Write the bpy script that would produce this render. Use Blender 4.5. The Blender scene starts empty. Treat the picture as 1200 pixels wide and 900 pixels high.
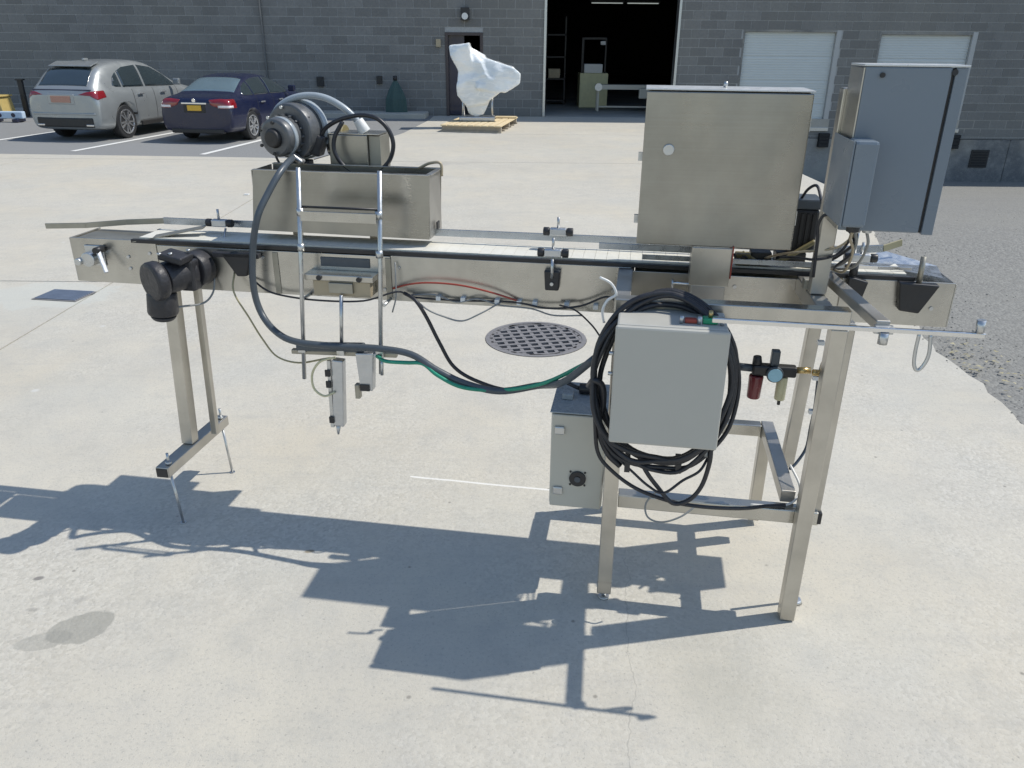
import bpy, bmesh, math, random
from mathutils import Vector, Matrix
random.seed(7)
R = math.radians
sc = bpy.context.scene
col = sc.collection

# ------------------------------------------------------------------ camera
cd = bpy.data.cameras.new('camera'); cam = bpy.data.objects.new('camera', cd); col.objects.link(cam)
cd.sensor_width = 36; cd.lens = 27.6; cd.clip_start = 0.05; cd.clip_end = 2000
cam.matrix_world = Matrix.Translation((0, 0, 1.7)) @ Matrix.Rotation(R(66.5), 4, 'X') @ Matrix.Rotation(R(0.5), 4, 'Z')
sc.camera = cam
# ------------------------------------------------------------------ world, sun
SUN = Vector((0.67, 0.13, 1.0)).normalized()
w = bpy.data.worlds.new('World'); sc.world = w; w.use_nodes = True
nt = w.node_tree; bg = nt.nodes['Background']
sky = nt.nodes.new('ShaderNodeTexSky'); sky.sky_type = 'NISHITA'; sky.sun_disc = False
sky.sun_elevation = math.asin(SUN.z); sky.sun_rotation = math.atan2(SUN.x, SUN.y)
sky.dust_density = 0.4; sky.air_density = 1.15
nt.links.new(sky.outputs[0], bg.inputs[0]); bg.inputs[1].default_value = 0.145
sl = bpy.data.lights.new('sun', 'SUN'); sl.energy = 3.75; sl.angle = R(0.53); sl.color = (1.0, 0.955, 0.875)
so = bpy.data.objects.new('sun', sl); col.objects.link(so); so.location = (8, 2, 12)
so.rotation_euler = SUN.to_track_quat('Z', 'Y').to_euler()
sc.view_settings.view_transform = 'Standard'; sc.view_settings.look = 'None'
sc.view_settings.exposure = 0.07; sc.view_settings.gamma = 1.0
sc.render.engine = 'CYCLES'
sc.render.resolution_x = 1024; sc.render.resolution_y = 768

# ------------------------------------------------------------------ materials
def nodes(name):
    m = bpy.data.materials.new(name); m.use_nodes = True
    n = m.node_tree.nodes; return m, m.node_tree, n, n['Principled BSDF']
def N(t, kind, **kw):
    n = t.nodes.new(kind)
    for k, v in kw.items():
        if k in n.inputs: n.inputs[k].default_value = v
        else: setattr(n, k, v)
    return n
def ramp(t, src, stops):
    r = t.nodes.new('ShaderNodeValToRGB'); e = r.color_ramp.elements
    while len(e) < len(stops): e.new(0.5)
    for i, (p, c) in enumerate(stops):
        e[i].position = p; e[i].color = (c, c, c, 1) if isinstance(c, (int, float)) else (*c, 1)
    t.links.new(src, r.inputs[0]); return r.outputs[0]
def noise(t, scale, detail=4, rough=0.6, vec=None, dist=0.0):
    n = N(t, 'ShaderNodeTexNoise', Scale=scale, Detail=detail, Roughness=rough, Distortion=dist)
    if vec is not None: t.links.new(vec, n.inputs['Vector'])
    return n.outputs['Fac']
def mixc(t, fac, a, b, mode='MIX'):
    m = t.nodes.new('ShaderNodeMix'); m.data_type = 'RGBA'; m.blend_type = mode
    for s, v in ((0, fac), (6, a), (7, b)):
        if isinstance(v, (int, float)): m.inputs[s].default_value = v
        elif isinstance(v, tuple): m.inputs[s].default_value = (*v, 1)
        else: t.links.new(v, m.inputs[s])
    return m.outputs[2]
def math_(t, op, a, b=None, c=None, clamp=False):
    m = t.nodes.new('ShaderNodeMath'); m.operation = op; m.use_clamp = clamp
    for i, v in enumerate((a, b, c)):
        if v is None: continue
        if isinstance(v, (int, float)): m.inputs[i].default_value = v
        else: t.links.new(v, m.inputs[i])
    return m.outputs[0]
def pos(t, scale=None, rot=None, loc=None, src='Position'):
    g = t.nodes.new('ShaderNodeNewGeometry') if src == 'Position' else t.nodes.new('ShaderNodeTexCoord')
    v = g.outputs[src]
    if scale or rot or loc:
        m = t.nodes.new('ShaderNodeMapping'); t.links.new(v, m.inputs[0])
        if loc: m.inputs[1].default_value = loc
        if rot: m.inputs[2].default_value = rot
        if scale: m.inputs[3].default_value = scale
        v = m.outputs[0]
    return v
def bump(t, bs, h, strength, dist):
    b = N(t, 'ShaderNodeBump', Strength=strength, Distance=dist)
    t.links.new(h, b.inputs['Height']); t.links.new(b.outputs[0], bs.inputs['Normal'])
def plain(name, c, rough=0.5, metal=0.0, var=0.15, scale=12, bmp=0.0, coat=0.0, spec=None):
    m, t, n, b = nodes(name)
    f = noise(t, scale, 5, 0.6, pos(t, src='Object'))
    c2 = tuple(x * (1 - var) for x in c); c1 = tuple(min(1, x * (1 + var)) for x in c)
    t.links.new(mixc(t, f, c2, c1), b.inputs['Base Color'])
    t.links.new(ramp(t, noise(t, scale * 2.3, 3, 0.6, pos(t, src='Object')), [(0.3, max(0, rough - 0.1)), (0.7, min(1, rough + 0.1))]), b.inputs['Roughness'])
    b.inputs['Metallic'].default_value = metal; b.inputs['Coat Weight'].default_value = coat
    b.inputs['Coat Roughness'].default_value = 0.06
    if spec is not None: b.inputs['Specular IOR Level'].default_value = spec
    if bmp: bump(t, b, f, bmp, 0.01)
    return m
def steel(name, c=(0.55, 0.53, 0.49), rough=0.34, axis='u', grime=0.25):
    m, t, n, b = nodes(name)
    s = {'u': (3, 40, 260), 'z': (260, 260, 3), 'v': (200, 3, 200)}[axis]
    grain = noise(t, 1.0, 3, 0.5, pos(t, scale=s, src='Object'))
    blot = noise(t, 5.0, 5, 0.6, pos(t, src='Object'))
    smear = noise(t, 2.1, 3, 0.5, pos(t, scale=(1, 1, 0.35), src='Object'), 0.8)
    c0 = tuple(x * (1 - grime) for x in c)
    cc = mixc(t, ramp(t, blot, [(0.3, 0.0), (0.65, 1.0)]), c0, c)
    cc = mixc(t, ramp(t, grain, [(0.3, 0.0), (0.7, 0.05)]), cc, (0.72, 0.70, 0.66))
    t.links.new(cc, b.inputs['Base Color'])
    b.inputs['Metallic'].default_value = 0.92
    r = math_(t, 'ADD', ramp(t, smear, [(0.35, rough - 0.08), (0.65, rough + 0.12)]), math_(t, 'MULTIPLY', grain, 0.1))
    t.links.new(r, b.inputs['Roughness'])
    h = math_(t, 'ADD', math_(t, 'MULTIPLY', grain, 0.03), math_(t, 'MULTIPLY', smear, 4.0))
    bump(t, b, h, 0.10, 0.01)
    return m

def concrete(name, base=(0.55, 0.52, 0.45), marks=True):
    m, t, n, b = nodes(name)
    P = pos(t)
    big = noise(t, 0.35, 4, 0.6, P); mid = noise(t, 2.3, 5, 0.65, P); fine = noise(t, 70, 3, 0.7, P)
    grain = noise(t, 260, 2, 0.7, P)
    c = mixc(t, ramp(t, big, [(0.3, 0.0), (0.7, 1.0)]), tuple(x * 0.80 for x in base), base)
    c = mixc(t, ramp(t, mid, [(0.35, 0.0), (0.7, 0.55)]), c, tuple(min(1, x * y) for x, y in zip(base, (1.10, 1.07, 1.0))))
    warm = noise(t, 0.9, 3, 0.5, pos(t, loc=(9, 4, 0)))
    c = mixc(t, ramp(t, warm, [(0.48, 0.0), (0.72, 0.5)]), c, (0.55, 0.49, 0.38))
    cool = noise(t, 0.7, 4, 0.6, pos(t, loc=(2, 14, 0)))
    c = mixc(t, ramp(t, cool, [(0.5, 0.0), (0.72, 0.45)]), c, (0.46, 0.465, 0.43))
    c = mixc(t, ramp(t, noise(t, 9, 5, 0.7, P), [(0.3, 0.35), (0.5, 0.0)]), c, (0.38, 0.375, 0.345))
    c = mixc(t, math_(t, 'MULTIPLY', ramp(t, fine, [(0.30, 0.45), (0.48, 0.0)]), 0.8), c, (0.30, 0.295, 0.27))
    c = mixc(t, ramp(t, grain, [(0.52, 0.0), (0.75, 0.28)]), c, (0.66, 0.65, 0.60))
    c = mixc(t, ramp(t, noise(t, 120, 2, 0.5, P), [(0.28, 0.6), (0.36, 0.0)]), c, (0.24, 0.23, 0.21))
    agg = N(t, 'ShaderNodeTexVoronoi', Scale=85.0); t.links.new(P, agg.inputs['Vector'])
    patch = ramp(t, noise(t, 0.8, 4, 0.65, pos(t, loc=(5, -3, 0))), [(0.42, 0.0), (0.62, 1.0)])
    aggc = ramp(t, agg.outputs['Color'], [(0.0, (0.30, 0.29, 0.26)), (0.5, (0.50, 0.48, 0.43)), (1.0, (0.66, 0.64, 0.58))])
    c = mixc(t, math_(t, 'MULTIPLY', patch, 0.38), c, aggc)
    c = mixc(t, ramp(t, noise(t, 4.0, 6, 0.75, pos(t, loc=(1, 7, 0))), [(0.30, 0.40), (0.48, 0.0)]), c, (0.40, 0.385, 0.34))
    # scattered small dark specks, strokes of the broom finish
    v = N(t, 'ShaderNodeTexVoronoi', Scale=5.5); v.feature = 'F1'; t.links.new(P, v.inputs['Vector'])
    c = mixc(t, ramp(t, v.outputs['Distance'], [(0.02, 0.65), (0.05, 0.0)]), c, (0.16, 0.15, 0.13))
    v2 = N(t, 'ShaderNodeTexVoronoi', Scale=1.7); t.links.new(pos(t, loc=(3.3, 1.7, 0)), v2.inputs['Vector'])
    c = mixc(t, ramp(t, v2.outputs['Distance'], [(0.02, 0.5), (0.045, 0.0)]), c, (0.62, 0.62, 0.6))
    strk = noise(t, 1.0, 3, 0.6, pos(t, scale=(1.2, 14, 1), rot=(0, 0, R(6))))
    c = mixc(t, ramp(t, strk, [(0.55, 0.0), (0.8, 0.25)]), c, (0.36, 0.35, 0.33))
    if marks:
        sep = t.nodes.new('ShaderNodeSeparateXYZ'); t.links.new(P, sep.inputs[0])
        wob = noise(t, 5.0, 4, 0.6, P)
        def blob(cx, cy, rx, ry, ang, soft, amt, colr, c):
            ca, sa = math.cos(ang), math.sin(ang)
            dx = math_(t, 'SUBTRACT', sep.outputs[0], cx); dy = math_(t, 'SUBTRACT', sep.outputs[1], cy)
            a = math_(t, 'DIVIDE', math_(t, 'ADD', math_(t, 'MULTIPLY', dx, ca), math_(t, 'MULTIPLY', dy, sa)), rx)
            bb = math_(t, 'DIVIDE', math_(t, 'SUBTRACT', math_(t, 'MULTIPLY', dy, ca), math_(t, 'MULTIPLY', dx, sa)), ry)
            d = math_(t, 'SQRT', math_(t, 'ADD', math_(t, 'MULTIPLY', a, a), math_(t, 'MULTIPLY', bb, bb)))
            d = math_(t, 'ADD', d, math_(t, 'MULTIPLY', math_(t, 'SUBTRACT', wob, 0.5), 1.4))
            return mixc(t, math_(t, 'MULTIPLY', ramp(t, d, [(1 - soft, 1.0), (1.0, 0.0)]), amt), c, colr)
        c = blob(-1.345, 1.955, 0.100, 0.072, 0.2, 0.10, 0.62, (0.25, 0.245, 0.215), c)
        c = blob(-1.435, 1.895, 0.075, 0.040, 0.3, 0.10, 0.45, (0.27, 0.265, 0.235), c)
        c = blob(-1.62, 2.20, 0.022, 0.014, 0.3, 0.4, 0.8, (0.18, 0.17, 0.16), c)
        c = blob(-1.55, 2.04, 0.030, 0.014, 0.1, 0.5, 0.5, (0.25, 0.24, 0.22), c)
        c = blob(-1.42, 2.09, 0.030, 0.018, 0.4, 0.5, 0.4, (0.28, 0.27, 0.25), c)
        c = blob(-1.54, 2.12, 0.06, 0.03, 0.4, 0.7, 0.25, (0.28, 0.27, 0.25), c)
        c = blob(-0.73, 2.37, 0.020, 0.012, 0.2, 0.4, 0.8, (0.22, 0.18, 0.12), c)
        c = blob(-0.27, 1.75, 0.5, 0.35, 0.2, 0.9, 0.10, (0.33, 0.32, 0.30), c)
        c = blob(0.62, 1.75, 0.25, 0.5, 0.2, 0.9, 0.35, (0.33, 0.32, 0.27), c)
        c = blob(-3.35, 5.45, 0.50, 0.34, 0.0, 0.15, 0.40, (0.52, 0.54, 0.50), c)
        c = blob(-1.2, 12.3, 0.6, 0.3, 0.1, 0.7, 0.35, (0.33, 0.32, 0.31), c)
        # hairline crack
        cx_ = math_(t, 'SUBTRACT', sep.outputs[0], math_(t, 'ADD', math_(t, 'MULTIPLY', sep.outputs[1], 0.10), math_(t, 'ADD', 0.13, math_(t, 'MULTIPLY', wob, 0.10))))
        iny = math_(t, 'MULTIPLY', math_(t, 'GREATER_THAN', sep.outputs[1], 0.6), math_(t, 'LESS_THAN', sep.outputs[1], 2.35))
        c = mixc(t, math_(t, 'MULTIPLY', math_(t, 'MULTIPLY', iny, math_(t, 'LESS_THAN', math_(t, 'ABSOLUTE', cx_), 0.0016)), 0.35), c, (0.22, 0.21, 0.19))
        # pale scratch line
        ly = math_(t, 'SUBTRACT', sep.outputs[1], math_(t, 'ADD', math_(t, 'MULTIPLY', sep.outputs[0], -0.172), math_(t, 'ADD', 2.832, math_(t, 'MULTIPLY', wob, 0.012))))
        inx = math_(t, 'MULTIPLY', math_(t, 'GREATER_THAN', sep.outputs[0], -0.43), math_(t, 'LESS_THAN', sep.outputs[0], 0.16))
        c = mixc(t, math_(t, 'MULTIPLY', math_(t, 'MULTIPLY', inx, math_(t, 'LESS_THAN', math_(t, 'ABSOLUTE', ly), 0.006)), 0.7), c, (0.8, 0.79, 0.75))
    t.links.new(c, b.inputs['Base Color'])
    b.inputs['Roughness'].default_value = 0.82; b.inputs['Specular IOR Level'].default_value = 0.35
    h = math_(t, 'ADD', math_(t, 'MULTIPLY', fine, 1.0), math_(t, 'ADD', math_(t, 'MULTIPLY', grain, 0.6), math_(t, 'MULTIPLY', math_(t, 'MULTIPLY', patch, agg.outputs['Distance']), -0.8)))
    bump(t, b, h, 0.35, 0.004)
    return m

def gravel(name):
    m, t, n, b = nodes(name); P = pos(t)
    v = N(t, 'ShaderNodeTexVoronoi', Scale=55.0); t.links.new(P, v.inputs['Vector'])
    big = noise(t, 0.5, 4, 0.6, P); mid = noise(t, 6, 5, 0.7, P)
    c = mixc(t, ramp(t, v.outputs['Color'], [(0.2, 0.0), (0.8, 1.0)]), (0.18, 0.178, 0.168), (0.275, 0.272, 0.25))
    c = mixc(t, ramp(t, mid, [(0.35, 0.4), (0.6, 0.0)]), c, (0.21, 0.205, 0.19))
    c = mixc(t, ramp(t, big, [(0.4, 0.0), (0.7, 0.5)]), c, (0.25, 0.245, 0.22))
    t.links.new(c, b.inputs['Base Color']); b.inputs['Roughness'].default_value = 0.95
    h = math_(t, 'ADD', math_(t, 'MULTIPLY', v.outputs['Distance'], -1.0), math_(t, 'MULTIPLY', mid, 0.6))
    bump(t, b, h, 0.45, 0.012); return m

def asphalt(name, base=(0.235, 0.24, 0.24)):
    m, t, n, b = nodes(name); P = pos(t)
    f = noise(t, 90, 3, 0.7, P); g = noise(t, 1.2, 5, 0.6, P)
    c = mixc(t, f, tuple(x * 0.6 for x in base), tuple(x * 1.4 for x in base))
    c = mixc(t, ramp(t, g, [(0.35, 0.0), (0.7, 0.45)]), c, (0.24, 0.24, 0.235))
    t.links.new(c, b.inputs['Base Color']); b.inputs['Roughness'].default_value = 0.9
    bump(t, b, f, 0.5, 0.01); return m

def block_mat(name, base, mortar=False):
    m, t, n, b = nodes(name); P = pos(t)
    oi = t.nodes.new('ShaderNodeObjectInfo'); ge = t.nodes.new('ShaderNodeNewGeometry')
    rnd = math_(t, 'FRACT', math_(t, 'ADD', oi.outputs['Random'], ge.outputs['Random Per Island']))
    f = noise(t, 22, 5, 0.7, P); streak = noise(t, 1.0, 4, 0.6, pos(t, scale=(1.4, 1.4, 0.12)))
    c = mixc(t, rnd, tuple(x * 0.85 for x in base), tuple(x * 1.15 for x in base)) if not mortar else mixc(t, f, base, tuple(x * 1.1 for x in base))
    c = mixc(t, ramp(t, f, [(0.35, 0.45), (0.6, 0.0)]), c, tuple(x * 0.7 for x in base))
    c = mixc(t, ramp(t, streak, [(0.45, 0.0), (0.75, 0.4)]), c, tuple(x * 0.72 for x in base))
    c = mixc(t, ramp(t, noise(t, 0.22, 3, 0.5, P), [(0.45, 0.0), (0.7, 0.5)]), c, tuple(x * y for x, y in zip(base, (1.12, 1.08, 0.98))))
    t.links.new(c, b.inputs['Base Color']); b.inputs['Roughness'].default_value = 0.9
    bump(t, b, f, 0.5, 0.01); return m

def glass_mat(name, tint=(0.02, 0.03, 0.035), rough=0.03):
    m, t, n, b = nodes(name)
    f = noise(t, 3, 3, 0.5, pos(t, src='Object'))
    t.links.new(mixc(t, f, tint, tuple(x * 1.5 for x in tint)), b.inputs['Base Color'])
    b.inputs['Roughness'].default_value = rough; b.inputs['Coat Weight'].default_value = 1.0
    b.inputs['Specular IOR Level'].default_value = 0.8; return m
def emit(name, c, s):
    m, t, n, b = nodes(name); b.inputs['Base Color'].default_value = (*c, 1)
    b.inputs['Emission Color'].default_value = (*c, 1); b.inputs['Emission Strength'].default_value = s; return m

M = {}
M['concrete'] = concrete('weathered_concrete')
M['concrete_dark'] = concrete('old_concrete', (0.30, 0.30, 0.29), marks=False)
M['concrete_pale'] = concrete('pale_concrete', (0.47, 0.46, 0.41), marks=False)
M['gravel'] = gravel('gravel'); M['asphalt'] = asphalt('asphalt'); M['soil'] = plain('joint_soil', (0.13, 0.12, 0.105), 0.95)
M['block'] = block_mat('concrete_block', (0.205, 0.205, 0.20)); M['mortar'] = block_mat('mortar', (0.38, 0.39, 0.39), True)
M['line'] = plain('road_paint', (0.74, 0.74, 0.71), 0.7, 0, 0.2, 30)
M['steel'] = steel('brushed_stainless', (0.55, 0.535, 0.49), 0.24); M['steel_z'] = steel('brushed_stainless_upright', (0.58, 0.555, 0.50), 0.26, axis='z')
M['steel_v'] = steel('brushed_stainless_cross', axis='v')
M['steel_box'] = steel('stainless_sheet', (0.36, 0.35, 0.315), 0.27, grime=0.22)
M['sunlid'] = plain('sunlit_steel_lid', (0.62, 0.63, 0.62), 0.35, 0.35, 0.06)  # sunlit top painted in: paler and less metallic than the box steel
M['steel_dull'] = steel('dull_stainless', (0.42, 0.40, 0.34), 0.48, grime=0.3)
M['chrome'] = plain('bright_steel', (0.72, 0.72, 0.71), 0.18, 1.0, 0.05)
M['zinc'] = plain('zinc_plated_steel', (0.55, 0.56, 0.56), 0.35, 0.9, 0.15, 30)
M['alu'] = plain('cast_aluminium', (0.55, 0.56, 0.57), 0.42, 0.85, 0.15, 30)
M['black'] = plain('black_plastic', (0.022, 0.022, 0.024), 0.42, 0, 0.3, 20)
M['motorgrey'] = plain('worn_motor_grey', (0.11, 0.115, 0.12), 0.38, 0.2, 0.45, 30, 0.15, 0.1)
M['blackpaint'] = plain('black_enamel', (0.028, 0.028, 0.032), 0.48, 0.0, 0.6, 40, 0.3, 0.0)
M['rubber'] = plain('black_rubber', (0.025, 0.026, 0.028), 0.55, 0, 0.3, 30)
M['cable'] = plain('black_cable', (0.022, 0.023, 0.028), 0.42, 0, 0.5, 50)
M['hose'] = plain('slate_hose', (0.07, 0.085, 0.10), 0.38, 0, 0.2, 30)
M['conduit'] = plain('grey_conduit', (0.33, 0.37, 0.40), 0.28, 0, 0.15, 20)
M['green'] = plain('green_hose', (0.02, 0.27, 0.17), 0.35, 0, 0.2, 30)
M['greenfit'] = plain('green_fitting', (0.02, 0.30, 0.14), 0.4)
M['redhose'] = plain('red_hose', (0.34, 0.055, 0.035), 0.45, 0, 0.2, 30)
M['olive'] = plain('olive_cable', (0.17, 0.14, 0.06), 0.5)
M['greywire'] = plain('grey_cable', (0.24, 0.25, 0.25), 0.5)
M['tan'] = plain('tan_cable', (0.36, 0.32, 0.19), 0.5)
M['clear'] = plain('clear_yellow_tube', (0.60, 0.56, 0.36), 0.25)
M['white'] = plain('white_plastic', (0.72, 0.72, 0.70), 0.4, 0, 0.08)
M['boxgrey'] = plain('grey_powder_coat', (0.45, 0.44, 0.395), 0.42, 0, 0.05, 6, 0.03)
M['boxtop'] = M['boxgrey']
M['beige'] = plain('beige_powder_coat', (0.52, 0.50, 0.43), 0.42, 0, 0.06, 6, 0.03)
M['cabgrey'] = plain('blue_grey_enamel', (0.17, 0.205, 0.24), 0.33, 0, 0.04, 4, 0.03, 0.15)
M['belt'] = plain('pale_belt_plastic', (0.70, 0.68, 0.60), 0.45, 0, 0.08, 30)
M['rail'] = plain('guide_rail_steel', (0.42, 0.45, 0.48), 0.30, 0.8, 0.15, 18)
M['brass'] = plain('brass', (0.55, 0.42, 0.20), 0.3, 0.9, 0.2)
M['redbowl'] = plain('red_bowl', (0.16, 0.02, 0.025), 0.2, 0, 0.1, 8, 0, 0.4)
M['bluedial'] = plain('pale_blue_dial', (0.35, 0.62, 0.75), 0.25, 0, 0.1)
M['roller'] = plain('tan_plate', (0.40, 0.34, 0.24), 0.5, 0.3, 0.2)
M['door_white'] = plain('white_door_panel', (0.58, 0.62, 0.62), 0.5, 0, 0.06, 3)
M['door_frame'] = plain('pale_frame', (0.42, 0.43, 0.43), 0.5, 0.2, 0.1)
M['darksteel'] = plain('dark_door_paint', (0.035, 0.03, 0.04), 0.4, 0.2, 0.2)
M['wood'] = plain('pine_board', (0.70, 0.57, 0.36), 0.75, 0, 0.25, 9, 0.3)
M['woodgrey'] = plain('grey_board', (0.36, 0.32, 0.26), 0.8, 0, 0.25, 9, 0.3)
M['bumper'] = plain('dock_rubber', (0.02, 0.02, 0.02), 0.8)
M['silver'] = plain('silver_car_paint', (0.33, 0.35, 0.355), 0.36, 0.45, 0.03, 2, 0, 0.7)
M['navy'] = plain('navy_car_paint', (0.006, 0.010, 0.040), 0.35, 0.0, 0.05, 2, 0, 0.45)
M['glass'] = glass_mat('tinted_glass'); M['glass_light'] = glass_mat('rear_glass', (0.10, 0.15, 0.18), 0.08)
M['tail'] = plain('red_tail_lamp', (0.22, 0.008, 0.014), 0.15, 0, 0.1, 8, 0, 1.0)
M['lampwhite'] = plain('white_lamp_lens', (0.75, 0.70, 0.70), 0.2, 0, 0.05, 8, 0, 1.0)
M['plate_y'] = plain('orange_plate', (0.72, 0.42, 0.04), 0.4, 0, 0.2, 40)
M['plate_r'] = plain('faded_red_plate', (0.45, 0.24, 0.18), 0.45, 0, 0.3, 40)
M['alloy'] = plain('alloy_rim', (0.62, 0.63, 0.64), 0.25, 0.8, 0.1)
M['trim'] = plain('black_car_trim', (0.025, 0.024, 0.024), 0.5)
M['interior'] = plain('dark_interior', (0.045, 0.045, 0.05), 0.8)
M['machine_green'] = plain('olive_green_paint', (0.72, 0.68, 0.40), 0.5)
M['tube'] = emit('fluorescent_tube', (0.9, 1.0, 0.95), 0.3)
M['teal'] = plain('dark_teal_cover', (0.045, 0.09, 0.085), 0.7)
M['yellow'] = plain('yellow_paint', (0.50, 0.38, 0.14), 0.5)
M['bluewhite'] = plain('pale_blue_plastic', (0.50, 0.62, 0.75), 0.4)
def wrap_mat():
    m, t, n, b = nodes('plastic_stretch_wrap')
    v = pos(t, scale=(0.6, 1, 2.2), rot=(0, 0.42, 0), src='Object')
    w = N(t, 'ShaderNodeTexNoise', Scale=3.0, Detail=2.0, Roughness=0.4, Distortion=0.6); t.links.new(v, w.inputs['Vector'])
    rid = math_(t, 'ABSOLUTE', math_(t, 'SUBTRACT', w.outputs['Fac'], 0.5))          # sharp stretched creases
    a = noise(t, 1.6, 2, 0.5, pos(t, src='Object'))
    c = mixc(t, ramp(t, a, [(0.40, 0.0), (0.60, 1.0)]), (0.72, 0.76, 0.78), (0.90, 0.92, 0.92))
    c = mixc(t, ramp(t, rid, [(0.0, 0.5), (0.03, 0.0)]), c, (0.97, 0.98, 0.98))
    t.links.new(c, b.inputs['Base Color']); b.inputs['Roughness'].default_value = 0.25
    b.inputs['Coat Weight'].default_value = 0.9; b.inputs['Coat Roughness'].default_value = 0.08
    b.inputs['Subsurface Weight'].default_value = 0.6; b.inputs['Subsurface Radius'].default_value = (0.25, 0.25, 0.25)
    bump(t, b, rid, 0.5, 0.05); return m
M['wrap'] = wrap_mat()

# ------------------------------------------------------------------ builders
ORG = {}
def tag(o, label=None, cat=None, group=None, kind=None):
    if label: o['label'] = label
    if cat: o['category'] = cat
    if group: o['group'] = group
    if kind: o['kind'] = kind
    return o
def thing(name, org, label, cat, group=None, rotz=0.0):
    o = bpy.data.objects.new(name, None); col.objects.link(o); o.empty_display_size = 0.2
    ORG[o] = Vector(org); o.location = org; o.rotation_euler.z = rotz
    return tag(o, label, cat, group)
MROT = R(-9)
def machine_point(u, v, z):
    return Vector((u * math.cos(MROT) - v * math.sin(MROT), u * math.sin(MROT) + v * math.cos(MROT), z))

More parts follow.
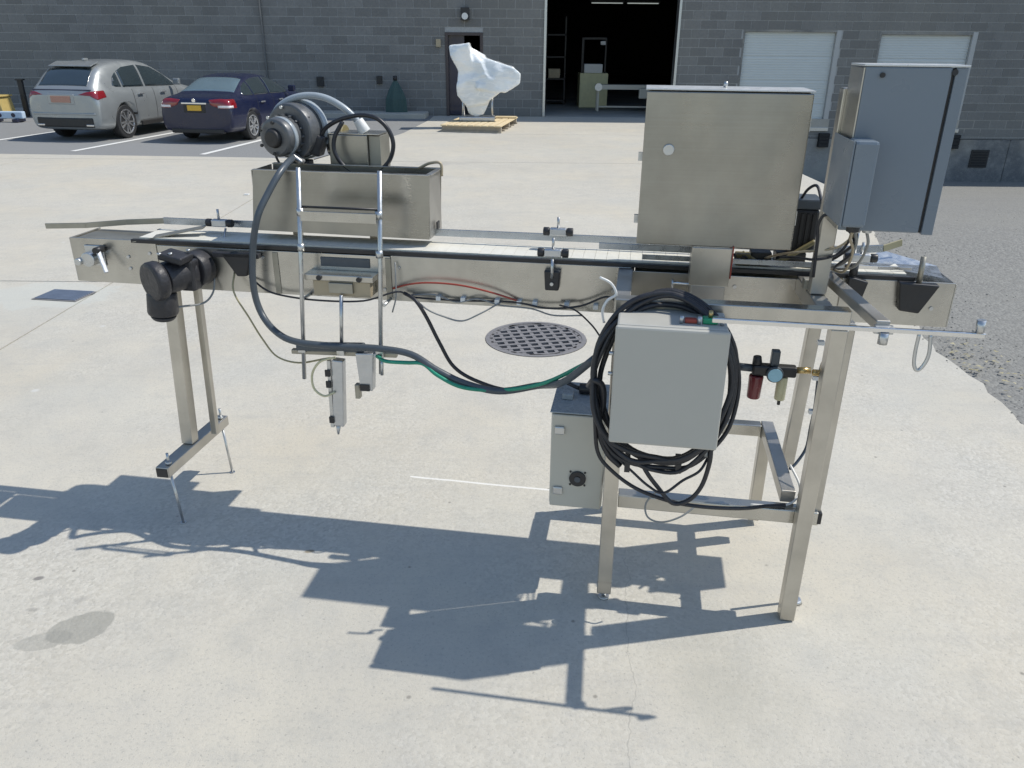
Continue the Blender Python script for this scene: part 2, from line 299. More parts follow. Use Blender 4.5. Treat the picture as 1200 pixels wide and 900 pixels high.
class MB:
    def __init__(s): s.bm = bmesh.new()
    def box(s, x0, x1, y0, y1, z0, z1):
        vs = [s.bm.verts.new(p) for p in ((x0,y0,z0),(x1,y0,z0),(x1,y1,z0),(x0,y1,z0),(x0,y0,z1),(x1,y0,z1),(x1,y1,z1),(x0,y1,z1))]
        for f in ((0,3,2,1),(4,5,6,7),(0,1,5,4),(1,2,6,5),(2,3,7,6),(3,0,4,7)): s.bm.faces.new([vs[i] for i in f])
        return s
    def bar(s, a, b, w, h, up=(0, 0, 1)):
        a, b = Vector(a), Vector(b); d = (b - a).normalized(); up = Vector(up)
        if abs(d.dot(up)) > 0.95: up = Vector((0, 1, 0))
        x = d.cross(up).normalized(); y = x.cross(d)
        vs = [s.bm.verts.new(p + x * i * w / 2 + y * j * h / 2) for p in (a, b) for i, j in ((-1,-1),(1,-1),(1,1),(-1,1))]
        for f in ((0,1,2,3),(7,6,5,4),(0,4,5,1),(1,5,6,2),(2,6,7,3),(3,7,4,0)): s.bm.faces.new([vs[i] for i in f])
        return s
    def cyl(s, a, b, r, r2=None, n=20, cap=True):
        a, b = Vector(a), Vector(b); d = (b - a).normalized(); r2 = r if r2 is None else r2
        x = d.orthogonal().normalized(); y = d.cross(x)
        A = []; B = []
        for i in range(n):
            t = 2 * math.pi * i / n; o = x * math.cos(t) + y * math.sin(t)
            A.append(s.bm.verts.new(a + o * r)); B.append(s.bm.verts.new(b + o * r2))
        for i in range(n): 
            f = s.bm.faces.new((A[i], A[(i+1) % n], B[(i+1) % n], B[i])); f.smooth = True
        if cap: s.bm.faces.new(A[::-1]); s.bm.faces.new(B)
        return s
    def tube(s, pts, r, n=8, sub=6, closed=False):
        P = [Vector(p) for p in pts]; Q = []
        m = len(P)
        for i in range(m if closed else m - 1):
            p0 = P[(i-1) % m] if closed or i > 0 else P[0] * 2 - P[1]
            p1, p2 = P[i], P[(i+1) % m]
            p3 = P[(i+2) % m] if closed or i + 2 < m else P[-1] * 2 - P[-2]
            for k in range(sub):
                t = k / sub
                Q.append(0.5 * ((2*p1) + (p2-p0)*t + (2*p0-5*p1+4*p2-p3)*t*t + (3*p1-p0-3*p2+p3)*t**3))
        if not closed: Q.append(P[-1])
        rings = []; x = None; L = len(Q)
        for i, q in enumerate(Q):
            d = (Q[(i+1) % L] - Q[i-1]) if closed else (Q[min(i+1, L-1)] - Q[max(i-1, 0)])
            d = d.normalized() if d.length > 1e-9 else Vector((0,0,1))
            x = d.orthogonal().normalized() if x is None else (x - d * x.dot(d)).normalized()
            y = d.cross(x)
            rings.append([s.bm.verts.new(q + (x*math.cos(2*math.pi*k/n) + y*math.sin(2*math.pi*k/n)) * r) for k in range(n)])
        for i in range(L if closed else L - 1):
            A, B = rings[i], rings[(i+1) % L]
            for k in range(n):
                f = s.bm.faces.new((A[k], A[(k+1) % n], B[(k+1) % n], B[k])); f.smooth = True
        if not closed: s.bm.faces.new(rings[0][::-1]); s.bm.faces.new(rings[-1])
        return s
    def prism(s, poly, axis, a, b):
        def P(p, c):
            return {'y': (p[0], c, p[1]), 'x': (c, p[0], p[1]), 'z': (p[0], p[1], c)}[axis]
        A = [s.bm.verts.new(P(p, a)) for p in poly]; B = [s.bm.verts.new(P(p, b)) for p in poly]
        n = len(poly); s.bm.faces.new(A); s.bm.faces.new(B[::-1])
        for i in range(n): s.bm.faces.new((A[(i+1) % n], A[i], B[i], B[(i+1) % n]))
        return s
    def rot(s, ang, axis, c):
        bmesh.ops.rotate(s.bm, verts=s.bm.verts, cent=c, matrix=Matrix.Rotation(ang, 3, axis)); return s
    def link(s, name, mat, parent=None, bevel=0.0, label=None, fix=True):
        if fix: bmesh.ops.recalc_face_normals(s.bm, faces=s.bm.faces)
        vs = [v.co for v in s.bm.verts]
        lo = Vector([min(v[i] for v in vs) for i in range(3)]); hi = Vector([max(v[i] for v in vs) for i in range(3)])
        c = (lo + hi) / 2
        if parent is None: c.z = lo.z
        bmesh.ops.translate(s.bm, verts=s.bm.verts, vec=-c)
        me = bpy.data.meshes.new(name); s.bm.to_mesh(me); s.bm.free()
        o = bpy.data.objects.new(name, me); col.objects.link(o)
        if mat is not None:
            for mm in (mat if isinstance(mat, (list, tuple)) else [mat]): me.materials.append(M[mm] if isinstance(mm, str) else mm)
        ORG[o] = c
        if parent is not None: o.parent = parent; o.location = c - ORG[parent]
        else: o.location = c
        if bevel:
            b = o.modifiers.new('bevel', 'BEVEL'); b.width = bevel; b.segments = 2; b.limit_method = 'ANGLE'; b.angle_limit = R(40)
        if label: o['label'] = label
        return o
def struct(mb, name, mat, bevel=0.0): return tag(mb.link(name, mat, None, bevel), kind='structure')
def baked(o):
    """replace an object's mesh by its evaluated (modified) one"""
    dg = bpy.context.evaluated_depsgraph_get(); me = bpy.data.meshes.new_from_object(o.evaluated_get(dg))
    o.modifiers.clear(); o.data = me; return o

# ================================================================== GROUND
def ramp_z(X, Y):
    if X < 4.15: return -0.012
    k = min(1, max(0, (Y - 7.5) / 13.3)); k = k * k * (3 - 2 * k) * 0.35 + k * 0.65
    return -0.012 - 1.5 * k
# sub base reaching the horizon
struct(MB().box(-400, 400, -400, 20.6, -2.2, -2.0), 'ground', 'gravel')
def field(name, xs, ys, zf, mat, keep=lambda x, y: True, kind='structure'):
    mb = MB(); g = {}
    for i, x in enumerate(xs):
        for j, y in enumerate(ys): g[i, j] = mb.bm.verts.new((x, y, zf(x, y)))
    for i in range(len(xs) - 1):
        for j in range(len(ys) - 1):
            if keep((xs[i] + xs[i+1]) / 2, (ys[j] + ys[j+1]) / 2):
                mb.bm.faces.new((g[i, j], g[i+1, j], g[i+1, j+1], g[i, j+1]))
    return tag(mb.link(name, mat, fix=False), kind=kind)
def lin(a, b, n): return [a + (b - a) * i / n for i in range(n + 1)]
xs = lin(2.0, 4.1, 14) + [4.149] + lin(4.151, 14, 40) + lin(16, 120, 12) + [400]
ys = [-400, -100, -40, -15] + lin(-5, 20.78, 90)
def gz(x, y):
    return ramp_z(x, y) + 0.006 * math.sin(x * 3.1 + y * 1.3) * math.sin(y * 2.3) * (1 if x > 2.5 else 0)
field('gravel_yard', xs, ys, gz, 'gravel')
# loose stones along the broken edge of the slab
edge = [(2.40, -6), (2.46, 2.2), (2.53, 3.5), (2.61, 4.65), (2.98, 5.9), (3.42, 7.3), (3.95, 8.8), (4.15, 9.4), (4.15, 20.78)]
def edge_x(y):
    for (a, b), (c, d) in zip(edge, edge[1:]):
        if b <= y <= d: return a + (c - a) * (y - b) / (d - b) if d > b else a
    return 2.4
mb = MB()
for i in range(2200):
    y = random.uniform(1.5, 10.5); x = edge_x(y) + abs(random.gauss(0, 0.35)) * random.choice((1, 1, 1, 3)) - 0.03
    s = random.uniform(0.002, 0.0065) * (1.7 if random.random() < 0.05 else 1)
    r = bmesh.ops.create_icosphere(mb.bm, subdivisions=0 or 1, radius=s, matrix=Matrix.Translation((x, y, (ramp_z(x, y) if x > edge_x(y) else 0) + s * 0.35)) @ Matrix.Rotation(random.uniform(0, 6), 4, 'Z') @ Matrix.Diagonal((1, random.uniform(0.6, 1), 0.6, 1)))
tag(mb.link('loose_stones', 'gravel', fix=False), 'small grey stones scattered along the broken edge of the concrete', 'gravel', kind='stuff')
mb = MB()
for i in range(70):
    y = random.gauss(4.25, 0.25); x = edge_x(y) + random.uniform(0.02, 0.35); a = random.uniform(0, 6.28); s = random.uniform(0.010, 0.022)
    p = [Vector((x + math.cos(a + k * 2.1) * s, y + math.sin(a + k * 2.1) * s * 0.7, 0.003 + random.uniform(0, 0.010))) for k in range(3)]
    mb.bm.faces.new([mb.bm.verts.new(q) for q in p])
tag(mb.link('leaf_litter', 'tan', fix=False), 'dry brown leaf litter lying at the edge of the gravel', 'leaves', kind='stuff')

# the concrete slabs, each a piece of the pavement
pavement = thing('pavement', (0, 8, 0), None, None); pavement['kind'] = 'structure'
J = 0.006
def slab(poly, hole=None, mat='concrete'):
    """polygon slab, top at z=0, edges slightly chamfered; optional round hole (cx, cy, r)"""
    mb = MB(); bm = mb.bm
    n = len(poly)
    cx = sum(p[0] for p in poly) / n; cy = sum(p[1] for p in poly) / n
    top = [bm.verts.new((p[0], p[1], 0)) for p in poly]
    bot = [bm.verts.new((p[0], p[1], -0.12)) for p in poly]
    for i in range(n): bm.faces.new((top[i], bot[i], bot[(i+1) % n], top[(i+1) % n]))
    if hole:
        hx, hy, hr = hole; K = 48
        ring = [bm.verts.new((hx + hr * math.cos(2*math.pi*k/K), hy + hr * math.sin(2*math.pi*k/K), 0)) for k in range(K)]
        rb = [bm.verts.new((v.co.x, v.co.y, -0.11)) for v in ring]
        for k in range(K): bm.faces.new((ring[k], ring[(k+1) % K], rb[(k+1) % K], rb[k]))
        es = [bm.edges.get((top[i], top[(i+1) % n])) for i in range(n)] + [bm.edges.get((ring[k], ring[(k+1) % K])) for k in range(K)]
        bmesh.ops.triangle_fill(bm, edges=es, use_beauty=True)
        bmesh.ops.recalc_face_normals(bm, faces=bm.faces)
    else:
        bm.faces.new(top)
    return mb.link('concrete_slab', mat, pavement, fix=True)
JX = [-400, -60, -30, -18.2, -12.0, -7.5, -3.05]
JY = [-400, -60, -20, -8, -0.9, 5.8, 12.50, 16.6, 20.78]
HOLE = (0.147, 4.625, 0.318)
asph_edge = [(-400, 13.25), (-60, 13.15), (-8.3, 13.0), (-4.8, 12.86), (-3.15, 12.75), (-2.28, 16.45), (-2.02, 19.6), (-2.02, 20.78)]
for i in range(len(JX) - 1):
    for j in range(6):
        x0, x1, y0, y1 = JX[i] + J, JX[i+1] - J, JY[j] + J, JY[j+1] - J
        slab([(x0, y0), (x1, y0), (x1, y1), (x0, y1)])
def strip(x0, y0, y1):
    """slab whose right side is the broken edge towards the gravel"""
    pts = [(x0, y0)]
    m = max(3, int((y1 - y0) / 0.12)) if y0 > -3 and y1 < 13 else 2
    for k in range(m + 1):
        y = y0 + (y1 - y0) * k / m
        pts.append((edge_x(max(-6, y)) + (random.gauss(0, 0.014) if 1 < y < 9.3 else 0), y))
    return pts + [(x0, y1)]
for j in range(6):
    y0, y1 = JY[j] + J, JY[j+1] - J
    slab(strip(JX[-1] + J, y0, y1), HOLE if j == 4 else None)
# beyond 12.5 m: concrete apron right of the asphalt bay
slab([(-3.14 + J, 12.5 + J), (4.15, 12.5 + J), (4.15, 16.6 - J), (-2.26, 16.6 - J), (-2.28, 16.45)])
slab([(-2.25, 16.6 + J), (4.15, 16.6 + J), (4.15, 20.72), (-2.02, 20.72), (-2.02, 19.6)])
slab([(-3.15, 12.5+J), (-3.15, 12.74), (-4.8, 12.85), (-8.3, 12.99), (-60, 13.13), (-400, 13.23), (-400, 12.5+J)])
mb = MB(); mb.bm.faces.new([mb.bm.verts.new((x, y, -0.008)) for x, y in asph_edge + [(-400, 20.78)]]); 
struct(mb, 'parking_lot', 'asphalt')
struct(MB().box(-400, 4.149, -400, 20.78, -1.9, -0.125), 'ground_base', 'soil')
mb = MB()
for i, (a, b) in enumerate([((-12.05, 14.0), (-11.55, 17.3)), ((-9.62, 13.6), (-9.05, 17.0)), ((-7.30, 13.42), (-6.72, 16.9)), ((-5.06, 13.15), (-4.44, 16.9)), ((-14.5, 14.2), (-13.9, 17.6))]):
    a, b = Vector(a), Vector(b); d = (b - a).normalized(); n = Vector((-d.y, d.x)) * 0.055
    mbl = MB(); q = [a - n, a + n, b + n, b - n]
    mbl.bm.faces.new([mbl.bm.verts.new((p.x, p.y, -0.003)) for p in q][::-1])
    tag(mbl.link('parking_line', 'line'), kind='structure')
mb.bm.free()
# sidewalk strip at the foot of the wall, truck well retaining wall, concrete part of the ramp
struct(MB().box(-12.5, -2.15, 19.95, 20.76, -0.1, 0.11), 'sidewalk', 'concrete_pale', 0.02)
struct(MB().box(3.98, 4.16, 9.6, 20.7, -1.7, -0.012), 'retaining_wall', 'concrete_dark', 0.01)
def apr_x(y): return 4.2 + (6.7 - 4.2) * (y - 9.6) / 11.2
mb = MB(); rows = []
for y in lin(9.6, 20.75, 30): rows.append([mb.bm.verts.new((x, y, ramp_z(x, y) + 0.012)) for x in (4.17, 4.17 + (apr_x(y) - 4.17) * 0.5 + 0.01, apr_x(y) + 0.02)])
for a, b in zip(rows, rows[1:]):
    for k in range(2): mb.bm.faces.new((a[k], a[k+1], b[k+1], b[k]))
tag(mb.link('ramp_apron', 'concrete_pale', fix=False), kind='structure')

# ================================================================== DRAINS
dr = thing('storm_drain', (HOLE[0], HOLE[1], -0.1), 'round cast iron drain grate sunk in the concrete behind the conveyor', 'drain')
M['iron'] = plain('worn_cast_iron', (0.27, 0.26, 0.26), 0.55, 0.4, 0.25, 40, 0.3)
cx, cy, hr = HOLE
mb = MB(); K = 48
rings = []
for r, z in ((hr - 0.002, 0.001), (hr - 0.002, 0.004), (hr - 0.028, 0.004), (hr - 0.028, -0.03), (hr - 0.04, -0.03), (hr - 0.04, -0.09)):
    rings.append([mb.bm.verts.new((cx + r*math.cos(2*math.pi*k/K), cy + r*math.sin(2*math.pi*k/K), z)) for k in range(K)])
for a, b in zip(rings, rings[1:]):
    for k in range(K): mb.bm.faces.new((a[k], a[(k+1) % K], b[(k+1) % K], b[k]))
mb.link('drain_ring', 'iron', dr)
mb = MB()
gr = hr - 0.032
ga = R(14); pitch = 0.066
for q in range(2):
    for k in range(-5, 6):
        o = k * pitch
        if abs(o) >= gr - 0.01: continue
        h = math.sqrt(gr * gr - o * o); wd = 0.022 if q else 0.026
        a = ga + q * math.pi / 2
        d = Vector((math.cos(a), math.sin(a), 0)); nn = Vector((-d.y, d.x, 0))
        c = Vector((cx, cy, -0.010 - 0.002 * q)) + nn * o
        mb.bar(c - d * h, c + d * h, wd, 0.022 - 0.001 * q)
for k in range(K):
    a0, a1 = 2*math.pi*k/K, 2*math.pi*(k+1)/K
    mb.bar((cx + (gr-0.006)*math.cos(a0), cy + (gr-0.006)*math.sin(a0), -0.011), (cx + (gr-0.006)*math.cos(a1), cy + (gr-0.006)*math.sin(a1), -0.011), 0.018, 0.024)
mb.link('drain_grate', 'iron', dr)
mb = MB(); mb.cyl((cx, cy, -0.115), (cx, cy, -0.10), hr - 0.005, n=32); mb.link('drain_pit', 'bumper', dr)
sd = thing('square_drain', (-3.22, 5.43, 0), 'square blue-grey metal cover set in a pale patch left of the conveyor', 'drain cover')
M['bluecover'] = plain('blue_grey_cover', (0.16, 0.20, 0.27), 0.6, 0.2, 0.2, 20)
sa = R(-8)
mb = MB().box(-3.40, -3.06, 5.31, 5.55, 0.0015, 0.006); mb.rot(sa, 'Z', (-3.22, 5.43, 0)); mb.link('cover_frame', 'iron', sd)
mb = MB()
for k in range(9):
    y = 5.325 + k * 0.0245
    mb.box(-3.385, -3.075, y, y + 0.017, 0.006, 0.012)
mb.rot(sa, 'Z', (-3.22, 5.43, 0)); mb.link('cover_slats', 'bluecover', sd)

# ================================================================== WAREHOUSE
WY = 20.8
BX0, BX1, BH = -30.0, 34.0, 11.0
ware = thing('warehouse', (0, WY, 0), 'long grey concrete block warehouse with an open dark bay and white dock doors', 'building')
OPEN = [(0.73, 3.95, -0.2, 4.2), (-1.70, -0.78, -0.01, 1.92), (5.52, 7.90, -0.20, 2.06), (8.82, 11.20, -0.21, 2.02)]
BW, BHt = 0.4064, 0.2032
G = 0.016
blocks = []
rows_ = [(-0.47 + 0.2032 * 0 , None)]
k0 = -3
for kr in range(k0, int(BH / BHt)):
    z0 = kr * BHt; z1 = z0 + BHt
    xa, xb = (BX0, BX1) if z0 >= -0.001 else (4.17, BX1)
    if z1 < -0.46: continue
    off = (kr % 2) * BW / 2
    i0 = math.floor((xa - off) / BW)
    x = i0 * BW + off
    while x < xb:
        segs = [(max(x, xa) + G/2, min(x + BW, xb) - G/2)]
        for ox0, ox1, oz0, oz1 in OPEN:
            if z0 < oz1 - 0.05 and z1 > oz0 + 0.05:
                ns = []
                for a, b in segs:
                    if b <= ox0 or a >= ox1: ns.append((a, b)); continue
                    if a < ox0: ns.append((a, ox0 - 0.002))
                    if b > ox1: ns.append((ox1 + 0.002, b))
                segs = ns
        for a, b in segs:
            if b - a > 0.03: blocks.append((a, b, max(z0, -0.465) + G/2, z1 - G/2))
        x += BW
def seen(b):
    cxp = (b[0] + b[1]) / 2; cz = (b[2] + b[3]) / 2
    return abs(cxp) < 12.6 and cz < 2.9
vis = sorted([b for b in blocks if seen(b)], key=lambda b: -((b[1] - b[0]) * (b[3] - b[2]) / (1 + 0.002 * ((b[0]) ** 2))))
full = vis[:300]; fs = set(full)
cache = {}
for a, b, c, d in full:
    key = (round(b - a, 3), round(d - c, 3))
    if key not in cache:
        mbk = MB().box(-(b-a)/2, (b-a)/2, -0.05, 0.05, -(d-c)/2, (d-c)/2)
        bmesh.ops.recalc_face_normals(mbk.bm, faces=mbk.bm.faces)
        me = bpy.data.meshes.new('concrete_block'); mbk.bm.to_mesh(me); mbk.bm.free(); me.materials.append(M['block']); cache[key] = me
    o = bpy.data.objects.new('concrete_block', cache[key]); col.objects.link(o); o.parent = ware
    o.location = ((a + b) / 2, 0.05 + random.uniform(-0.0015, 0.0015), (c + d) / 2)
mb = MB()
for b in blocks:
    if b not in fs: mb.box(b[0], b[1], WY, WY + 0.1, b[2], b[3])
tag(mb.link('block_courses', 'block', ware, fix=False), kind='stuff')
# mortar backing, recessed 8 mm, pieces butt together around the openings
mb = MB(); ym0, ym1 = WY + 0.008, WY + 0.28
xsn = sorted({BX0, 4.17, BX1} | {v for o in OPEN for v in (o[0], o[1])})
for a, b in zip(xsn, xsn[1:]):
    mid = (a + b) / 2; op = [o for o in OPEN if o[0] < mid < o[1]]
    lo = -0.455 if mid > 4.17 else -0.06
    if op:
        if op[0][2] > lo + 0.01: mb.box(a, b, ym0, ym1, lo, op[0][2])
        mb.box(a, b, ym0, ym1, op[0][3], BH)
    else: mb.box(a, b, ym0, ym1, lo, BH)
mb.link('mortar', 'mortar', ware)
M['foundation'] = concrete('stained_foundation', (0.145, 0.15, 0.155), marks=False)
mb = MB()
fx = [4.17, 7.2, 9.9, 12.6, 16, 20, 26, 34]
for a, b in zip(fx, fx[1:]): mb.box(a + 0.006, b - 0.006, WY - 0.02, WY + 0.28, -2.0, -0.47)
mb.link('foundation_wall', 'foundation', ware, 0.006)
mb = MB().box(BX0, BX1, WY - 0.05, WY + 0.35, BH, BH + 0.18); mb.link('coping', 'zinc', ware)
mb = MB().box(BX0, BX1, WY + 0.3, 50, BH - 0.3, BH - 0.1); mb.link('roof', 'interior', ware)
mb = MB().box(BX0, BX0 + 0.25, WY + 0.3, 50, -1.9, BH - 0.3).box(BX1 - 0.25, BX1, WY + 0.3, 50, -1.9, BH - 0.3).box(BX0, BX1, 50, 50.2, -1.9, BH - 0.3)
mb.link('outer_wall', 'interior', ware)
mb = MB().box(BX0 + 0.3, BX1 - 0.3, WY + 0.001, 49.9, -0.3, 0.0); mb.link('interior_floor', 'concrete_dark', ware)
# bay opening trim, jambs
mb = MB().box(0.70, 0.76, WY - 0.03, WY + 0.30, 0.0, 4.23); mb.link('bay_trim', 'zinc', ware, 0.004)
mb = MB().box(3.92, 3.98, WY - 0.03, WY + 0.30, 0.0, 4.23); mb.link('bay_trim', 'zinc', ware, 0.004)
mb = MB().box(0.70, 3.98, WY - 0.03, WY + 0.30, 4.23, 4.29); mb.link('bay_trim', 'zinc', ware, 0.004)
# pedestrian door: dark, propped, with frame
mb = MB().box(-1.70, -1.63, WY - 0.015, WY + 0.2, 0, 1.92).box(-0.85, -0.78, WY - 0.015, WY + 0.2, 0, 1.92).box(-1.63, -0.85, WY - 0.015, WY + 0.2, 1.85, 1.92)
M['frame_brown'] = plain('brown_door_frame', (0.07, 0.055, 0.055), 0.5)
mb.link('door_frame', 'frame_brown', ware, 0.004)
dd = MB().box(-1.63, -1.24, WY + 0.10, WY + 0.14, 0.02, 1.85).link('door_leaf', 'navy', ware)
MB().box(-1.29, -1.27, WY + 0.06, WY + 0.10, 0.95, 1.10).link('handle', 'zinc', dd)
# dock doors
for n, (a, b, c, d) in enumerate(OPEN[2:]):
    MB().box(b - 0.12, b, WY + 0.005, WY + 0.16, c, d).link('dock_jamb', 'door_frame', ware, 0.004)
    MB().box(a, a + 0.05, WY + 0.002, WY + 0.16, c, d).box(a + 0.05, b - 0.12, WY + 0.002, WY + 0.16, d - 0.07, d).link('dock_frame', 'foundation', ware, 0.004)
    hh = (d - 0.07 - c) / 4
    for k in range(4):
        mb = MB(); z0 = c + k * hh + 0.001; z1 = c + (k + 1) * hh - 0.001
        mb.box(a + 0.05, b - 0.12, WY + 0.10, WY + 0.14, z0, z1)
        for q in range(9):
            zz = z0 + 0.02 + q * (z1 - z0 - 0.03) / 9
            mb.box(a + 0.055, b - 0.125, WY + 0.090, WY + 0.0995, zz, zz + 0.038)
        mb.link('door_section', 'door_white', ware, 0.004)
    MB().box(a + 0.2, a + 0.36, WY + 0.07, WY + 0.0875, c + 0.45, c + 0.50).link('lift_handle', 'zinc', ware)
    MB().box(a - 0.02, b + 0.02, WY - 0.035, WY + 0.1, c - 0.09, c - 0.002).link('dock_sill', 'zinc', ware, 0.005)
    for sx in (a + 0.02, b - 0.20):
        mb = MB()
        for q in range(4): mb.box(sx, sx + 0.26, WY - 0.14, WY - 0.022, c - 0.13 - (q+1) * 0.085, c - 0.135 - q * 0.085)
        mb.link('dock_bumper', 'bumper', ware, 0.006)
# small fixtures on the wall
def wbox(name, x, z, wd, h, dpt, mat, bev=0.006): return MB().box(x - wd/2, x + wd/2, WY - dpt, WY - 0.001, z - h/2, z + h/2).link(name, mat, ware, bev)
lamp = wbox('wall_lamp', -1.20, 2.32, 0.20, 0.28, 0.14, 'black')
MB().cyl((-1.20, WY - 0.20, 2.27), (-1.20, WY - 0.141, 2.27), 0.075, n=16).link('lamp_lens', 'white', lamp)
wbox('door_bell_box', -1.86, 1.68, 0.12, 0.18, 0.05, 'roller')
wbox('wall_outlet', -4.80, 0.78, 0.16, 0.22, 0.10, 'black'); wbox('wall_outlet', -3.34, 0.83, 0.13, 0.18, 0.08, 'trim')
vent = wbox('foundation_vent', 11.90, -0.93, 0.46, 0.44, 0.021 + 0.02, 'trim'); 
mb = MB()
for q in range(6): mb.box(11.71, 12.09, WY - 0.052, WY - 0.0415, -1.11 + q * 0.065, -1.08 + q * 0.065)
mb.link('vent_louver', 'bumper', vent)
MB().cyl((-6.10, WY - 0.03, 0.12), (-6.10, WY - 0.03, BH), 0.022, n=12).link('downpipe', 'zinc', ware)
MB().box(-6.2, -6.0, WY - 0.03, WY - 0.001, 2.95, 3.0).link('pipe_clip', 'zinc', ware)
# ---- things inside the bay
mc = thing('packaging_machine', (2.05, 24.3, 0), 'olive yellow machine cabinet with control head standing inside the dark bay', 'machine')
MB().box(1.86, 2.66, 24.0, 24.9, 0.0, 0.92).link('cabinet_body', 'machine_green', mc, 0.01)
MB().box(1.98, 2.50, 24.1, 24.6, 0.922, 1.16).link('control_panel', 'white', mc, 0.01)
MB().box(1.90, 1.96, 24.2, 24.3, 0.922, 1.8).box(2.56, 2.60, 24.2, 24.3, 0.922, 1.8).box(1.90, 2.60, 24.2, 24.3, 1.8, 1.85).link('hood_frame', 'trim', mc)
MB().box(2.42, 2.56, 24.15, 24.2, 1.66, 1.76).link('indicator', 'white', mc, 0.01)
tb = thing('infeed_table', (2.9, 22.9, 0), 'long steel infeed table standing in front of the olive yellow machine', 'table')
MB().box(2.20, 4.2, 22.6, 23.0, 0.56, 0.68).link('table_top', 'beige', tb, 0.004)
for x in (2.24, 3.9): 
    for y in (22.63, 22.95): MB().box(x, x + 0.05, y, y + 0.05, 0.0, 0.559).link('leg', 'beige', tb)
MB().box(2.30, 3.9, 22.64, 22.67, 0.10, 0.14).link('stretcher', 'beige', tb)
MB().cyl((2.26, 22.55, 0.62), (2.26, 22.599, 0.62), 0.10, n=20).link('drive_wheel', 'alu', tb)
MB().box(3.35, 3.75, 22.45, 22.599, 0.34, 0.60).link('gear_housing', 'beige', tb, 0.02)
ot = thing('parts_bin', (1.1, 25.2, 0), 'dim brown storage rack deep in the bay beside the left jamb', 'rack')
for z in (0.1, 0.7, 1.3, 1.9): MB().box(0.9, 1.5, 25, 25.6, z, z + 0.04).link('shelf', 'trim', ot)
for x in (0.9, 1.46): MB().box(x, x + 0.04, 25.0, 25.04, 0, 2.4).link('upright', 'trim', ot)
b1 = MB().box(1.0, 1.35, 25.05, 25.4, 0.745, 1.0).link('cardboard_box', 'roller', None, 0.01); tag(b1, 'dim brown carton on the middle shelf of the storage rack', 'carton')
for n, (x, y) in enumerate([(2.95, 28), (4.10, 28)]):
    t_ = thing('ceiling_light', (x, y, 2.87), ['fluorescent strip light hanging in the bay, left of the pair', 'fluorescent strip light hanging in the bay, right of the pair'][n], 'light', 'strip lights hanging in the open bay')
    MB().box(x - 0.55, x + 0.55, y - 0.08, y + 0.08, 2.91, 2.97).link('light_housing', 'trim', t_)
    MB().cyl((x - 0.5, y, 2.89), (x + 0.5, y, 2.89), 0.014, n=8).link('light_tube', 'tube', t_)
    for q in (-0.4, 0.4): MB().cyl((x + q, y, 2.97), (x + q, y, BH - 0.3), 0.006, n=6).link('hanger', 'trim', t_)
# things at the foot of the wall, left
t_ = thing('draped_stand', (-2.9, 20.3, 0.11), 'dark teal cover draped over a narrow stand at the foot of the block wall', 'covered stand')
mb = MB(); n = 14; ringsz = [(0.27, 0.0), (0.25, 0.30), (0.17, 0.50), (0.07, 0.68), (0.03, 0.74)]
rr = [[mb.bm.verts.new((-2.9 + r * (1 + 0.12 * math.sin(k * 2.7)) * math.cos(2*math.pi*k/n), 20.4 + r * 0.5 * (1 + 0.12 * math.sin(k * 2.7)) * math.sin(2*math.pi*k/n), 0.11 + z)) for k in range(n)] for r, z in ringsz]
for a, b in zip(rr, rr[1:]):
    for k in range(n): mb.bm.faces.new((a[k], a[(k+1) % n], b[(k+1) % n], b[k]))
mb.bm.faces.new(rr[-1]); mb.link('cover', 'teal', t_)
MB().cyl((-2.9, 20.4, 0.84), (-2.9, 20.4, 0.94), 0.05, n=10).link('pole_top', 'trim', t_)
t_ = thing('yellow_bin', (-11.95, 19.2, 0), 'yellow tapered bin at the far left beside the silver car', 'bin')
mb = MB(); mb.prism([(-12.30, 0.0), (-11.72, 0.0), (-11.80, 0.46), (-12.20, 0.46)], 'y', 19.0, 19.5); mb.link('bin_body', 'yellow', t_, 0.02)
MB().box(-12.25, -11.76, 18.98, 19.52, 0.461, 0.50).link('lid', 'yellow', t_, 0.01)
t_ = thing('sign_post', (-11.55, 19.5, 0), 'dark post standing between the yellow bin and the silver car', 'post')
MB().box(-11.60, -11.50, 19.55, 19.63, 0, 0.80).link('post', 'trim', t_); MB().box(-11.63, -11.47, 19.52, 19.66, 0.801, 0.83).link('post_cap', 'trim', t_)
t_ = thing('parking_barrier', (-11.6, 18.3, 0), 'pale blue and white low barrier lying left of the silver car', 'barrier')
MB().box(-12.3, -10.85, 18.2, 18.34, 0.07, 0.22).link('beam', 'bluewhite', t_, 0.02)
for x in (-12.1, -11.55, -11.05): MB().box(x, x + 0.12, 18.1, 18.44, 0.0, 0.069).link('foot', 'navy', t_, 0.01)
for x in (-11.35, -11.05): MB().cyl((x, 18.19, 0.145), (x, 18.199, 0.145), 0.045, n=12).link('reflector', 'navy', t_)
tag(MB().box(-3.23, -3.17, 9.50, 9.56, 0.001, 0.012).link('paper_scrap', 'white', None, 0.002), 'tiny white paper scrap on the bright concrete left of the trough', 'litter')

